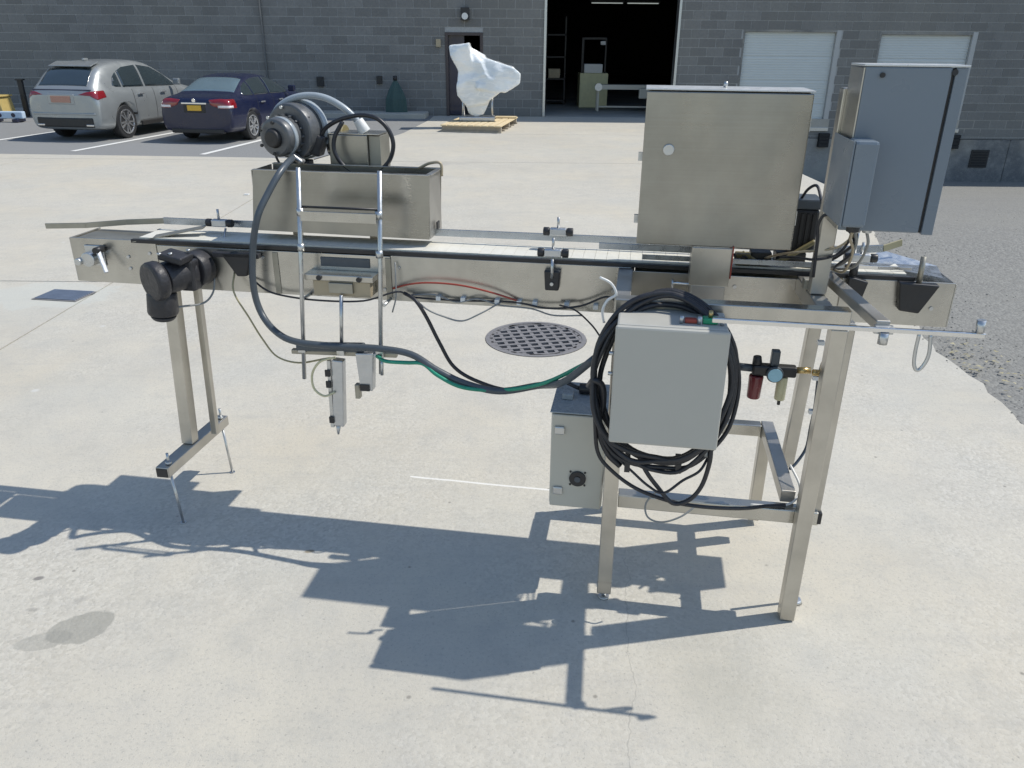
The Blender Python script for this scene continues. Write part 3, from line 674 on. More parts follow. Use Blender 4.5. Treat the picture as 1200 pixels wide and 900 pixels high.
# ================================================================== PALLET AND WRAPPED MACHINE
pa = R(-9)
pal = thing('wooden_pallet', (-0.72, 17.9, 0), 'weathered wooden pallet carrying the plastic wrapped machine', 'pallet', rotz=pa)
ORG[pal] = Vector((0, 0, 0))
def pl(mb, name, mat, bev=0.0):
    ORG[pal] = Vector((0, 0, 0)); return mb.link(name, mat, pal, bev)
for y in (-1.0, 0.0, 1.0): pl(MB().box(-0.62, 0.62, y - 0.045, y + 0.045, 0.03, 0.12), 'stringer', 'woodgrey')
for k in range(6):
    y = -1.1 + k * 0.42
    pl(MB().box(-0.63 + random.uniform(-.01, .01), 0.63, y, y + 0.10, 0.0, 0.029), 'bottom_board', 'woodgrey')
for k in range(9):
    x = -0.63 + k * 0.143
    pl(MB().box(x, x + 0.118, -1.12 + random.uniform(-.02, .02), 1.12, 0.1205, 0.143 + random.uniform(0, 0.004)), 'deck_board', 'wood', 0.003)
tag(MB().box(-0.42, 0.05, 18.45, 18.62, 0.150, 0.185).link('loose_board', 'wood', None, 0.004), 'loose pale board lying on the pallet behind the wrapped machine', 'board')
def hull(mb, pts):
    vs = [mb.bm.verts.new(p) for p in pts]
    r = bmesh.ops.convex_hull(mb.bm, input=vs)
    junk = [g for g in r['geom_interior'] if isinstance(g, bmesh.types.BMVert)]
    if junk: bmesh.ops.delete(mb.bm, geom=junk, context='VERTS')
wm = MB(); YW = 17.85
def pp(x, z, d0, d1): return [(x, YW + d0, z), (x, YW + d1, z)]
hull(wm, pp(-1.36, 1.64, -.26, .22) + pp(-0.94, 1.69, -.30, .24) + pp(-1.34, 1.44, -.30, .22) + pp(-1.18, 1.14, -.20, .2) + pp(-0.86, 1.16, -.24, .22))
hull(wm, pp(-1.00, 1.64, -.12, .20) + pp(-0.62, 1.46, -.10, .16) + pp(-0.70, 1.30, -.26, .24) + pp(-1.18, 1.10, -.20, .18) + pp(-1.10, 1.35, -.22, .2) + pp(-0.55, 1.00, -.24, .22))
hull(wm, pp(-0.80, 1.46, -.16, .16) + pp(-0.05, 1.24, -.18, .16) + pp(0.13, 1.10, -.13, .12) + pp(0.11, 0.90, -.13, .12) + pp(-0.20, 0.72, -.20, .18) + pp(-0.80, 0.80, -.28, .24))
hull(wm, pp(-1.18, 1.14, -.18, .16) + pp(-0.60, 1.10, -.26, .22) + pp(-0.30, 0.74, -.20, .16) + pp(-0.62, 0.50, -.20, .16) + pp(-1.02, 0.44, -.20, .18) + pp(-1.22, 0.66, -.20, .16) + pp(-1.22, 0.86, -.24, .18))
hull(wm, pp(-1.04, 0.52, -.18, .16) + pp(-0.52, 0.58, -.16, .14) + pp(-0.98, 0.30, -.16, .14) + pp(-0.66, 0.28, -.14, .12) + pp(-0.82, 0.22, -.12, .10))
wo = wm.link('wrapped_machine', 'wrap')
tag(wo, 'odd shaped machine shrouded in white stretch wrap standing on the wooden pallet', 'wrapped machine')
md = wo.modifiers.new('r', 'REMESH'); md.mode = 'VOXEL'; md.voxel_size = 0.022
md = wo.modifiers.new('s', 'SMOOTH'); md.iterations = 3; md.factor = 0.5
tx = bpy.data.textures.new('wrinkle', 'CLOUDS'); tx.noise_scale = 0.22; tx.noise_depth = 1
md = wo.modifiers.new('d', 'DISPLACE'); md.texture = tx; md.strength = 0.035; md.mid_level = 0.5
baked(wo)
for p in wo.data.polygons: p.use_smooth = True
base = thing('machine_base', (-0.75, 17.9, 0.15), 'grey cast base with castors under the wrapped machine', 'machine base')
MB().box(-1.18, -0.42, 17.66, 18.10, 0.148, 0.24).link('base_plate', 'alu', base, 0.02)
MB().cyl((-0.80, 17.86, 0.24), (-0.80, 17.86, 0.42), 0.10, n=16).link('column', 'alu', base)
for x, y in ((-1.1, 17.7), (-0.48, 17.72), (-1.1, 18.05), (-0.48, 18.05)):
    MB().cyl((x, y, 0.241), (x, y, 0.62), 0.018, n=8).link('strut', 'zinc', base)

# ================================================================== CARS
def car(name, label, loc, yaw, S, paint, plate, rear_glass, W, scale):
    t = thing(name, (0, 0, 0), label, 'car')
    def half(s):
        y, zb, zl, zr, wb, wl, wr = s
        zs = max(zl, zb + 0.12)
        return [(0, zb), (wb * .80, zb), (wb * .96, zb + .05), (wb, zb + (zs - zb) * .42), (wb * .995, zb + (zs - zb) * .72), (wl, zs - .03), (wl - .035, zs + .01),
                (wr + (wl - .035 - wr) * .5, zs + (zr - zs) * .55), (wr, zr - (zr - zs) * .14), (wr - .12, zr - .012), (0, zr)]
    mb = MB(); rings = []
    st = S['st']
    for s in st:
        h = half(s); pts = h + [(-x, z) for x, z in h[-2:0:-1]]
        rings.append([mb.bm.verts.new((x, s[0], z)) for x, z in pts])
    n = len(rings[0])
    for a, b in zip(rings, rings[1:]):
        for k in range(n):
            f = mb.bm.faces.new((a[k], a[(k+1) % n], b[(k+1) % n], b[k])); f.smooth = True
    for r_, fl in ((rings[0], 1), (rings[-1], 0)):
        for k in range(n // 2):      # quad cap
            i, j, i2, j2 = k, (n - k) % n, k + 1, n - k - 1
            vs = [r_[i], r_[i2], r_[j2], r_[j]] if i != j and i2 != j2 else ([r_[i], r_[i2], r_[j2]] if i == j else [r_[i], r_[i2], r_[j]])
            vs = list(dict.fromkeys(vs))
            if len(vs) >= 3:
                try: f = mb.bm.faces.new(vs); f.smooth = True
                except ValueError: pass
    body = mb.link('body', paint, t)
    md = body.modifiers.new('s', 'SUBSURF'); md.levels = 2; md.render_levels = 2
    cut = []
    wr_ = S['wheel_r']
    for y in S['axles']:
        for sx in (-1, 1):
            c = MB().cyl((sx * (W - 0.26), y, wr_), (sx * (W + 0.2), y, wr_), wr_ + 0.055, n=36).link('arch_cutter', 'trim')
            md = body.modifiers.new('b', 'BOOLEAN'); md.object = c; md.operation = 'DIFFERENCE'; md.solver = 'EXACT'; cut.append(c)
    bpy.context.view_layer.update(); baked(body)
    for c in cut: bpy.data.objects.remove(c)
    def wrapped(mb, name, mat, parent, off=0.007):
        """a lamp that follows the body: the block is cut to a skin lying just proud of the paint"""
        bmesh.ops.recalc_face_normals(mb.bm, faces=mb.bm.faces); o = mb.link(name, mat, parent)
        shell = bpy.data.objects.new('shell', body.data.copy()); col.objects.link(shell); shell.parent = t; shell.location = body.location
        dm = shell.modifiers.new('d', 'DISPLACE'); dm.strength = off; dm.mid_level = 0.0
        bm_ = o.modifiers.new('b', 'BOOLEAN'); bm_.object = shell; bm_.operation = 'INTERSECT'; bm_.solver = 'EXACT'
        bpy.context.view_layer.update(); baked(o); bpy.data.objects.remove(shell); return o
    # wheels
    for y in S['axles']:
        for sx in (-1, 1):
            xo = sx * (W - 0.03); xi = sx * (W - 0.24)
            wh = MB().cyl((xi, y, wr_), (xo - sx * 0.012, y, wr_), wr_ * 0.985, n=36)
            wheel = wh.link('wheel', 'rubber', t, 0.02)
            mb = MB()
            rr_ = wr_ * 0.72
            mb.cyl((xo - sx * 0.011, y, wr_), (xo - sx * 0.001, y, wr_), rr_ * 0.25, n=16)
            for k in range(10):
                a = 2 * math.pi * k / 10 + (0.09 if k % 2 else -0.09)
                mb.bar((xo - sx * .006, y, wr_), (xo - sx * .006, y + math.cos(a) * rr_ * .96, wr_ + math.sin(a) * rr_ * .96), 0.035, 0.012, up=(1, 0, 0))
            K2 = 36
            ri = [[mb.bm.verts.new((xo - sx * dx, y + math.cos(2*math.pi*k/K2) * r_, wr_ + math.sin(2*math.pi*k/K2) * r_)) for k in range(K2)] for r_, dx in ((rr_, .011), (rr_, 0.0), (rr_ * .90, 0.0), (rr_ * .88, .011))]
            for a_, b_ in zip(ri, ri[1:]):
                for k in range(K2): mb.bm.faces.new((a_[k], a_[(k+1) % K2], b_[(k+1) % K2], b_[k]))
            mb.link('rim', 'alloy', wheel)
    # glass follows the body: each pane is a block cut to the body skin
    for pts in S['side_glass']:
        for sx in (-1, 1):
            poly = [(p[0], p[1]) for p in pts] + [(p[0], p[2]) for p in pts[::-1]]
            if sx < 0: poly = poly[::-1]
            mb = MB(); mb.prism(poly, 'x', *((.35, 1.0) if sx > 0 else (-1.0, -.35))); wrapped(mb, 'side_window', 'glass', t, .006)
    for nm, ((y0, y1), off, h0, h1), mt in (('rear_window', S['rg'], rear_glass), ('windscreen', S['ws'], 'glass')):
        mb = MB(); mb.prism([(-h0, y0), (h0, y0), (h1, y1), (-h1, y1)], 'z', .95, 1.7); wrapped(mb, nm, mt, t, .006)
    for sx in (-1, 1):
        for yy in S['seams']:
            wrapped(MB().box(*sorted((sx * .6, sx * 1.0)), yy, yy + .014, S['sill'] + .06, S['beltz'] + .04), 'door_seam', 'trim', t, .0015)
    for sx in (-1, 1):
        m_ = MB().box(*(sorted((sx * (W + .02), sx * (W + .20)))), S['mirror'][0], S['mirror'][0] + .10, S['mirror'][1], S['mirror'][1] + .15).link('mirror', paint, t, 0.03)
        for yy in S['handles']:
            MB().box(*(sorted((sx * (W - .01), sx * (W + .025)))), yy, yy + .2, S['hz'], S['hz'] + .03).link('door_handle', 'alloy', t, 0.008)
    S['extra'](t, W, wrapped)
    t.location = loc; t.rotation_euler.z = yaw; t.scale = scale
    return t

def suv_extra(t, W, wrapped):
    MB().box(-.70, .70, -.012, .16, .30, .50).link('rear_bumper_cladding', 'trim', t, 0.03)
    MB().box(-.78, .78, -.004, .10, .545, .60).link('bumper_crease', 'silver', t, 0.02)
    MB().box(-.24, .24, -.022, .02, .80, .93).link('licence_plate', 'plate_r', t, 0.004)
    MB().box(-.33, .33, -.008, .06, .76, .97).link('plate_recess', 'silver', t, 0.02)
    for sx in (-1, 1):
        mb = MB(); pr = [(sx * .44, .955), (sx * .62, 1.01), (sx * .96, 1.05), (sx * .96, 1.00), (sx * .86, .86), (sx * .72, .935)]
        mb.prism(pr if sx > 0 else pr[::-1], 'y', -.1, .34); bmesh.ops.recalc_face_normals(mb.bm, faces=mb.bm.faces); wrapped(mb, 'tail_light', 'tail', t)
        MB().box(*sorted((sx * .52, sx * .70)), -.016, .05, .325, .365).link('exhaust_tip', 'chrome', t, 0.01)
        MB().box(*sorted((sx * (W - .04), sx * (W + .012))), 1.42, 3.12, .24, .34).link('rocker_trim', 'trim', t, 0.02)
    mb = MB(); mb.prism([(.47, 1.515), (.76, 1.60), (.76, 1.57), (.47, 1.495)], 'x', -.53, .53); mb.link('roof_spoiler', 'silver', t, 0.01)
    MB().box(-.03, .03, .95, 1.1, 1.60, 1.655).link('antenna_fin', 'silver', t, 0.015)
    MB().box(-.72, .72, .05, .10, 1.035, 1.06).link('tailgate_trim', 'navy', t, 0.008)
SUV = dict(wheel_r=0.36, axles=(0.92, 3.60), sill=.30, beltz=.98, hz=.90, goff=0.012,
    st=[(0.00, .34, .90, .93, .74, .70, .56), (0.035, .26, .98, 1.04, .875, .80, .62), (0.12, .24, 1.02, 1.12, .895, .83, .655), (0.30, .22, 1.03, 1.30, .91, .86, .655), (0.48, .21, 1.03, 1.47, .915, .87, .65),
        (0.72, .20, 1.02, 1.58, .92, .88, .645), (1.25, .20, 1.0, 1.625, .92, .885, .65), (1.9, .20, .99, 1.635, .915, .885, .655), (2.45, .20, .98, 1.58, .915, .885, .64), (3.0, .20, .97, 1.30, .915, .88, .66),
        (3.35, .20, .96, 1.08, .915, .87, .70), (3.9, .21, .90, 1.0, .91, .85, .68), (4.35, .24, .80, .90, .86, .80, .62), (4.58, .30, .70, .76, .74, .68, .5)],
    side_glass=[[(.70, 1.12, 1.14), (.80, 1.09, 1.28), (.98, 1.08, 1.38)], [(1.04, 1.075, 1.40), (1.3, 1.07, 1.475), (1.80, 1.055, 1.51)], [(1.88, 1.055, 1.51), (2.4, 1.04, 1.45), (2.85, 1.03, 1.27), (3.1, 1.03, 1.08)]],
    rg=((.135, .52), .012, .60, .53), ws=((2.52, 3.22), .012, .60, .66), mirror=(2.85, 1.04), handles=(1.45, 2.35), seams=(1.30, 2.10, 3.10), extra=suv_extra)
def sedan_extra(t, W, wrapped):
    MB().box(-.30, .30, -.014, .05, .835, .875).link('boot_trim', 'chrome', t, 0.008)
    MB().box(-.165, .165, -.02, .03, .70, .815).link('licence_plate', 'plate_y', t, 0.004)
    MB().box(-.26, .26, -.006, .05, .66, .832).link('plate_recess', 'trim', t, 0.01)
    MB().cyl((0, -.012, .915), (0, .03, .915), .038, n=20).link('boot_badge', 'chrome', t)
    MB().box(-.62, .62, -.006, .12, .22, .32).link('rear_valance', 'trim', t, 0.02)
    for sx in (-1, 1):
        pr = [(sx * .34, .93), (sx * .60, .955), (sx * .90, .935), (sx * .90, .76), (sx * .62, .75), (sx * .40, .82)]
        mb = MB(); mb.prism(pr if sx > 0 else pr[::-1], 'y', -.1, .30); bmesh.ops.recalc_face_normals(mb.bm, faces=mb.bm.faces); tl = wrapped(mb, 'tail_light', 'tail', t)
        wrapped(MB().box(*sorted((sx * .56, sx * .90)), -.1, .16, .765, .815), 'reversing_lamp', 'lampwhite', t, 0.012)
SEDAN = dict(wheel_r=0.325, axles=(1.02, 3.72), sill=.27, beltz=.90, hz=.80, goff=0.012,
    st=[(0.00, .32, .80, .86, .70, .68, .56), (0.035, .25, .88, .945, .845, .80, .66), (0.12, .23, .92, .985, .86, .82, .70), (0.40, .21, .93, 1.02, .87, .84, .69), (0.62, .20, .93, 1.06, .875, .845, .64), (0.95, .20, .93, 1.24, .88, .85, .585),
        (1.30, .19, .93, 1.385, .88, .85, .57), (1.80, .19, .92, 1.44, .88, .855, .575), (2.35, .19, .91, 1.425, .88, .855, .575), (2.9, .19, .90, 1.25, .88, .85, .60), (3.35, .19, .89, 1.02, .88, .85, .66),
        (3.9, .20, .85, .95, .87, .83, .66), (4.4, .22, .76, .86, .84, .78, .62), (4.72, .28, .62, .70, .70, .62, .5)],
    side_glass=[[(.80, 1.0, 1.03), (1.0, .985, 1.17), (1.25, .98, 1.26)], [(1.30, .98, 1.275), (1.6, .975, 1.33), (2.05, .97, 1.345)], [(2.12, .97, 1.345), (2.5, .96, 1.30), (2.85, .955, 1.19), (3.15, .95, 1.04)]],
    rg=((.64, 1.26), .012, .64, .53), ws=((2.45, 3.25), .012, .54, .68), mirror=(2.95, .97), handles=(1.45, 2.45), seams=(1.32, 2.16, 3.10), extra=sedan_extra)
CY = R(-9)
def rear(x, y): return (x, y, -0.012)
car('parked_car', 'silver crossover car parked nose to the wall on the far left', rear(-8.05, 14.76), CY, SUV, 'silver', 'plate_r', 'glass', .92, (0.79, 0.84, 0.84))
car('parked_car', 'dark navy sedan with an orange plate parked right of the silver car', rear(-5.66, 14.66), CY, SEDAN, 'navy', 'plate_y', 'glass_light', .88, (0.80, 0.80, 0.80))

# ================================================================== CONVEYOR MACHINE
# coordinates below are (u along the belt, v away from the viewer, z up); the machine stands turned 9 degrees
U0, V0 = -0.50, 2.42
mach = thing('conveyor_machine', (U0, V0, 0), 'long stainless conveyor machine with control boxes and coiled hoses standing on the concrete', 'conveyor')
mach.location = machine_point(U0, V0, 0); mach.rotation_euler.z = MROT
def B(*a): return MB().box(*a)
VF, VB = 2.48, 2.655           # near and far side of the belt frame
ZT, ZB = 1.092, 0.938
# --- side panels of the frame
def panel(u0, u1, z0, z1, name='side_panel', v=VF, mat='steel'):
    o = B(u0, u1, v, v + 0.004, z0, z1).link(name, mat, mach, 0.0015); return o
panel(-1.9887, -1.6595, 0.8940, 1.0543, 'end_panel'); panel(-1.6574, -0.8102, 0.8877, 1.0406)
panel(-0.8081, -0.0106, 0.8877, 1.0438); panel(-0.0084, 0.6330, 0.8961, 1.0332); panel(0.6351, 0.9622, 0.9035, 1.0438, 'end_panel')
for u0, u1 in ((-1.9887, -0.8102), (-0.8081, 0.0000), (0.0021, 0.9622)): panel(u0, u1, 0.8961, 1.0438, 'far_side_panel', VB - 0.004, 'steel_dull')
B(-1.9929, -1.9892, VF + 0.001, VB - 0.001, 0.8950, 1.0522).link('end_plate', 'steel_v', mach, 0.001)
B(0.9627, 0.9664, VF + 0.001, VB - 0.001, 0.9045, 1.0396).link('end_plate', 'steel_v', mach, 0.001)
B(-1.9834, -1.7513, VF + 0.006, VB - 0.006, 1.0396, 1.0470).link('nose_cover', 'steel_dull', mach, 0.001)
B(0.8440, 0.9611, VF + 0.006, VB - 0.006, 1.0311, 1.0396).link('nose_cover', 'chrome', mach, 0.001)
B(-1.6563, 0.6330, VF + 0.0042, VB - 0.0042, 0.8982, 0.9024).link('bottom_pan', 'steel_dull', mach)
for u in (-1.1921, -0.8440, -0.4220, 0.0000, 0.4748): B(u, u + 0.03, VF + 0.0045, VB - 0.0045, 0.9457, 0.9826).link('cross_member', 'steel_dull', mach)
# black wear strips and belt
B(-1.7513, 0.8440, VF - 0.002, VF + 0.0145, 1.0443, 1.0570).link('wear_strip', 'black', mach, 0.001)
B(-1.7513, 0.8440, VB - 0.0145, VB + 0.002, 1.0443, 1.0570).link('wear_strip', 'black', mach, 0.001)
mb = MB(); pitch = 0.0381; nl = int(2.56 / pitch)
for i in range(nl):
    u = -1.73 + i * pitch
    mb.box(u + 0.0004, u + pitch - 0.0004, VF + 0.018, VB - 0.018, 1.0480, 1.0612 + random.uniform(-.0004, .0004))
tag(mb.link('belt_plates', 'belt', mach, 0), kind='stuff')
# bolts and dimples on panels
mb = MB()
for u, z in ((-1.6880, 1.0090), (-1.6880, 0.9457), (-1.7724, 0.9932), (-1.7724, 0.9510), (-1.2660, 1.0143), (-0.8335, 0.9246), (-0.7807, 1.0037), (-0.0633, 0.9615), (0.6805, 1.0037), (0.9073, 0.9615), (0.2215, 0.9615), (0.3165, 0.9984), (-1.5297, 1.0143)):
    mb.cyl((u, VF - 0.004, z), (u, VF - 0.0003, z), 0.006, n=10)
mb.link('panel_bolts', 'zinc', mach)
# tape residue / weld strips seen on the left span
for u in (-1.2185, -0.8176): B(u - 0.010, u + 0.010, VF - 0.003, VF - 0.0004, 0.8898, 1.0354).link('joint_strip', 'steel_dull', mach, 0.001)
# --- adjusting knob at the left end
kn = B(-1.9359, -1.8621, VF - 0.006, VF - 0.0005, 0.9562, 1.0301).link('bearing_plate', 'zinc', mach, 0.004)
MB().cyl((-1.8990, VF - 0.05, 0.9879), (-1.8990, VF - 0.0065, 0.9879), 0.026, n=20).link('shaft_collar', 'zinc', kn, 0.003)
MB().cyl((-1.9328, VF - 0.06, 0.9805), (-1.9328, VF - 0.02, 0.9805), 0.013, n=14).link('knob', 'zinc', kn, 0.003)
mb = MB(); mb.bar((-1.8621, VF - 0.035, 1.0195), (-1.8304, VF - 0.055, 0.9457), 0.016, 0.010); mb.link('clamp_lever', 'alu', kn, 0.003)
MB().cyl((-1.8652, VF - 0.045, 1.0195), (-1.8652, VF - 0.007, 1.0195), 0.012, n=12).link('lever_pivot', 'black', kn)
# --- drive motor, lying towards the viewer, gearbox hanging down
gb = MB().cyl((-1.492, VF - 0.004, 0.9742), (-1.503, VF - 0.06, 0.9721), 0.062, n=28).link('gear_flange', 'blackpaint', mach, 0.006)
MB().cyl((-1.505, VF - 0.0605, 0.9721), (-1.550, VF - 0.16, 0.9678), 0.055, 0.053, n=28).link('motor_housing', 'blackpaint', gb, 0.006)
MB().cyl((-1.551, VF - 0.1605, 0.9678), (-1.573, VF - 0.20, 0.9657), 0.066, n=30).link('motor_cap', 'blackpaint', gb, 0.012)
MB().cyl((-1.567, VF - 0.15, 0.9246), (-1.575, VF - 0.15, 0.8402), 0.048, 0.051, n=24).link('gearbox', 'blackpaint', mach, 0.012)
MB().cyl((-1.575, VF - 0.15, 0.8391), (-1.577, VF - 0.15, 0.8222), 0.044, 0.034, n=24).link('gearbox_cap', 'blackpaint', mach, 0.006)
B(-1.520, -1.465, VF - 0.115, VF - 0.062, 0.915, 1.02).link('gear_case', 'blackpaint', mach, 0.008)
B(-1.5508, -1.4664, VF - 0.17, VF - 0.09, 1.0269, 1.0512).rot(R(12), 'Y', (-1.5086, VF - .13, 1.0354)).link('terminal_box', 'blackpaint', mach, 0.006)
for u, v in ((-1.5424, .165), (-1.4770, .10), (-1.5086, .155)): MB().cyl((u, VF - v, 1.0512), (u, VF - v, 1.0586), 0.007, n=8).link('screw_head', 'zinc', mach)
B(-1.4348, -1.2660, VF - 0.03, VF - 0.005, 1.0164, 1.0332).link('motor_strap', 'blackpaint', mach, 0.003)
# --- left stand
def post(a, b, w_, h_, name, mat='steel_z'): 
    mb = MB(); mb.bar(a, b, w_, h_, up=(0, 1, 0)); return mb.link(name, mat, mach, 0.002)
post((-1.672, 2.50, 0.255), (-1.660, 2.53, 0.887), 0.046, 0.046, 'stand_post')
post((-1.612, 2.585, 0.255), (-1.600, 2.60, 0.895), 0.024, 0.024, 'stand_brace')
bar_ = B(-1.692, -1.642, 2.29, 2.745, 0.212, 0.254).link('foot_bar', 'steel_v', mach, 0.003)
B(-1.688, -1.646, 2.286, 2.2895, 0.216, 0.250).link('end_cap', 'black', bar_)
for v in (2.32, 2.71):
    MB().cyl((-1.655, v, 0.255), (-1.655, v, 0.30), 0.005, n=8).link('threaded_rod', 'zinc', mach)
    MB().cyl((-1.655, v, 0.256), (-1.655, v, 0.266), 0.012, n=6).link('nut', 'zinc', mach)
    MB().cyl((-1.655, v, 0.212), (-1.640, v, 0.004), 0.005, n=8).link('adjusting_foot', 'zinc', mach)
    MB().cyl((-1.640, v, 0.003), (-1.640, v, 0.0), 0.012, n=12).link('foot_pad', 'zinc', mach)
# --- right stand: tall front legs, lower frame, upper frame
W5 = 0.046
def leg(u, v, z0, z1, name='leg', wd=W5, u1=None): 
    mb = MB(); mb.bar((u, v, z0), (u if u1 is None else u1, v, z1), wd, wd, up=(0, 1, 0)); return mb.link(name, 'steel_z', mach, 0.003)
leg(-0.024, 2.15, 0.030, 0.992); leg(0.563, 2.15, 0.004, 0.992); leg(0.600, 2.21, 0.33, 0.992, wd=0.040); leg(0.596, 2.63, 0.30, 0.895, wd=0.042, u1=0.612)
leg(0.520, 2.70, 0.02, 0.378, wd=0.042); leg(-0.024, 2.70, 0.02, 0.378, wd=0.042)
B(-0.047, -0.001, 2.127, 2.173, 0.075, 0.080).link('clamp_band', 'steel_dull', mach)
for u in (-0.024,): 
    MB().cyl((u, 2.15, 0.008), (u, 2.15, 0.030), 0.007, n=8).link('levelling_stud', 'zinc', mach)
    MB().cyl((u, 2.15, 0.0), (u, 2.15, 0.0075), 0.018, n=14).link('foot_pad', 'zinc', mach)
MB().cyl((0.606, 2.235, 0.012), (0.606, 2.235, 0.33), 0.006, n=8).link('levelling_rod', 'chrome', mach)
MB().cyl((0.606, 2.235, 0.0), (0.606, 2.235, 0.012), 0.024, 0.018, n=18).link('foot_pad', 'zinc', mach)
fr = B(0.0005, 0.612, 2.176, 2.222, 0.338, 0.384).link('lower_front_rail', 'steel', mach, 0.003)
B(0.6125, 0.624, 2.180, 2.218, 0.342, 0.380).link('end_cap', 'black', fr)
B(-0.047, 0.500, 2.68, 2.724, 0.380, 0.424).link('lower_back_rail', 'steel', mach, 0.003)
B(0.502, 0.546, 2.2225, 2.724, 0.3845, 0.426).link('lower_side_rail', 'steel_v', mach, 0.003)
B(-0.048, -0.004, 2.2225, 2.679, 0.3845, 0.426).link('lower_side_rail', 'steel_v', mach, 0.003)
B(-0.047, 0.586, 2.127, 2.173, 0.994, 1.046).link('upper_front_rail', 'steel', mach, 0.003)
B(-0.050, -0.004, 2.1735, 2.479, 0.992, 1.042).link('upper_cross_rail', 'steel_v', mach, 0.003)
# arm towards the viewer that carries the handle rail
arm = MB(); arm.bar((0.572, 2.478, 1.0605), (0.607, 1.93, 1.075), 0.034, 0.026); arm.link('rail_arm', 'steel_v', mach, 0.003)
hr_ = B(0.200, 0.832, 1.905, 1.915, 1.066, 1.078).link('handle_rail', 'chrome', mach, 0.002)
MB().cyl((0.818, 1.91, 1.0785), (0.816, 1.91, 1.110), 0.010, n=14).link('rail_pin', 'zinc', hr_)
MB().cyl((0.607, 1.91, 1.036), (0.607, 1.91, 1.0655), 0.012, n=8).link('clamp_bolt', 'zinc', hr_)
B(0.585, 0.630, 1.9155, 1.932, 1.058, 1.078).link('rail_clamp', 'zinc', hr_, 0.002)
MB().tube([(0.686, 1.91, 1.068), (0.686, 1.91, 1.022), (0.690, 1.91, 0.988), (0.700, 1.91, 0.973), (0.712, 1.91, 0.988), (0.718, 1.91, 1.018), (0.712, 1.91, 1.068)], 0.0045).link('wire_loop', 'zinc', hr_)
# small rods and valve pins on the frame above the box
MB().cyl((0.1213, 2.43, 1.015), (0.2764, 2.43, 1.011), 0.005, n=8).link('spring_rod', 'chrome', mach)
MB().cyl((0.1213, 2.43, 0.993), (0.1213, 2.43, 1.025), 0.004, n=8).link('rod_pin', 'zinc', mach)
for u in (0.2247, 0.2511): MB().cyl((u, 2.415, 0.93), (u, 2.415, 1.058), 0.0045, n=8).link('rod_pin', 'zinc', mach)
B(-0.002, 0.60, 2.43, 2.4795, 0.905, 0.920).link('frame_angle', 'steel', mach, 0.001)

# --- guide rails
def rail(pts, h, th, name, mat='rail'):
    mb = MB()
    for i, (a, b) in enumerate(zip(pts, pts[1:])):
        a, b = Vector(a), Vector(b); mb.bar(a, b, th, h)
    return mb.link(name, mat, mach, 0.001)
rail([(-2.2049, 2.6375, 1.0512), (-2.0361, 2.6375, 1.0607), (-1.8673, 2.6375, 1.0797), (-1.7091, 2.6322, 1.0923)], 0.020, 0.006, 'guide_bend', 'steel_dull')
rail([(-1.7091, 2.6291, 1.0934), (0.0422, 2.6291, 1.0965)], 0.024, 0.008, 'guide_rail')
rail([(0.0443, 2.6291, 1.0965), (0.6541, 2.6291, 1.0965), (0.7807, 2.6375, 1.1050)], 0.024, 0.008, 'guide_rail')
rail([(0.7818, 2.6375, 1.1050), (0.8440, 2.6691, 1.1197)], 0.022, 0.006, 'guide_tip', M['tan'])
rail([(-0.1161, 2.4740, 1.1113), (0.1741, 2.4740, 1.1113)], 0.020, 0.007, 'near_guide_rail')
rail([(0.0211, 2.4824, 1.0797), (0.6330, 2.4824, 1.0797)], 0.016, 0.006, 'near_guide_rail')
rail([(0.6330, 2.5004, 1.0776), (0.7385, 2.5025, 1.0754), (0.8440, 2.5320, 1.0691)], 0.012, 0.006, 'near_guide_rail', 'chrome')
mb = MB(); mb.bar((-1.5192, 2.5742, 1.0902), (-1.7513, 2.5004, 1.0480), 0.055, 0.003); mb.link('deflector_plate', 'steel_dull', mach)
mb = MB(); mb.bm.faces.new([mb.bm.verts.new(p) for p in ((0.70, 2.60, 1.066), (0.80, 2.70, 1.085), (0.955, 2.64, 1.056), (0.93, 2.50, 1.053))]); o = mb.link('transfer_plate', 'rail', mach); sd_ = o.modifiers.new('s', 'SOLIDIFY'); sd_.thickness = 0.003
# clamp heads on the guide rails
def clamp(u, v, z, flip=1):
    c = B(u - 0.028, u + 0.028, v - 0.012, v + 0.012, z - 0.012, z + 0.014).link('rail_clamp', 'alu', mach, 0.004)
    for s in (-1, 1): MB().cyl((u + s * 0.029, v, z + 0.001), (u + s * 0.050, v, z + 0.001), 0.014, n=12).link('clamp_knob', 'black', c, 0.003)
    MB().cyl((u, v - 0.003, z + 0.0145), (u, v - 0.003, z + 0.050), 0.0045, n=8).link('clamp_stem', 'zinc', c)
    return c
clamp(-1.4717, 2.5953, 1.1008); clamp(-0.2606, 2.6059, 1.1197); clamp(-0.2606, 2.4634, 1.0828)
clamp(0.7016, 2.5742, 1.0860)
B(-1.2660, -1.2343, 2.6059, 2.6269, 1.1071, 1.1250).link('rail_clamp', 'black', mach, 0.004)
MB().cyl((-1.4401, 2.5109, 0.9826), (-1.4401, 2.5742, 1.0881), 0.004, n=8).link('clamp_stem', 'zinc', mach)
MB().cyl((-0.2606, 2.4497, 1.0037), (-0.2606, 2.4497, 1.0670), 0.0055, n=8).link('clamp_stem', 'zinc', mach)
def bracket(poly, label=None):
    mb = MB(); mb.prism(poly, 'y', VF - 0.03, VF - 0.0008); return mb.link('rail_bracket', 'black', mach, 0.004, label)
bracket([(-1.405, 1.0311), (-1.292, 1.0375), (-1.318, 0.9531), (-1.352, 0.9510)])
bracket([(-0.2870, 1.0269), (-0.2342, 1.0269), (-0.2384, 0.9615), (-0.2827, 0.9615)])
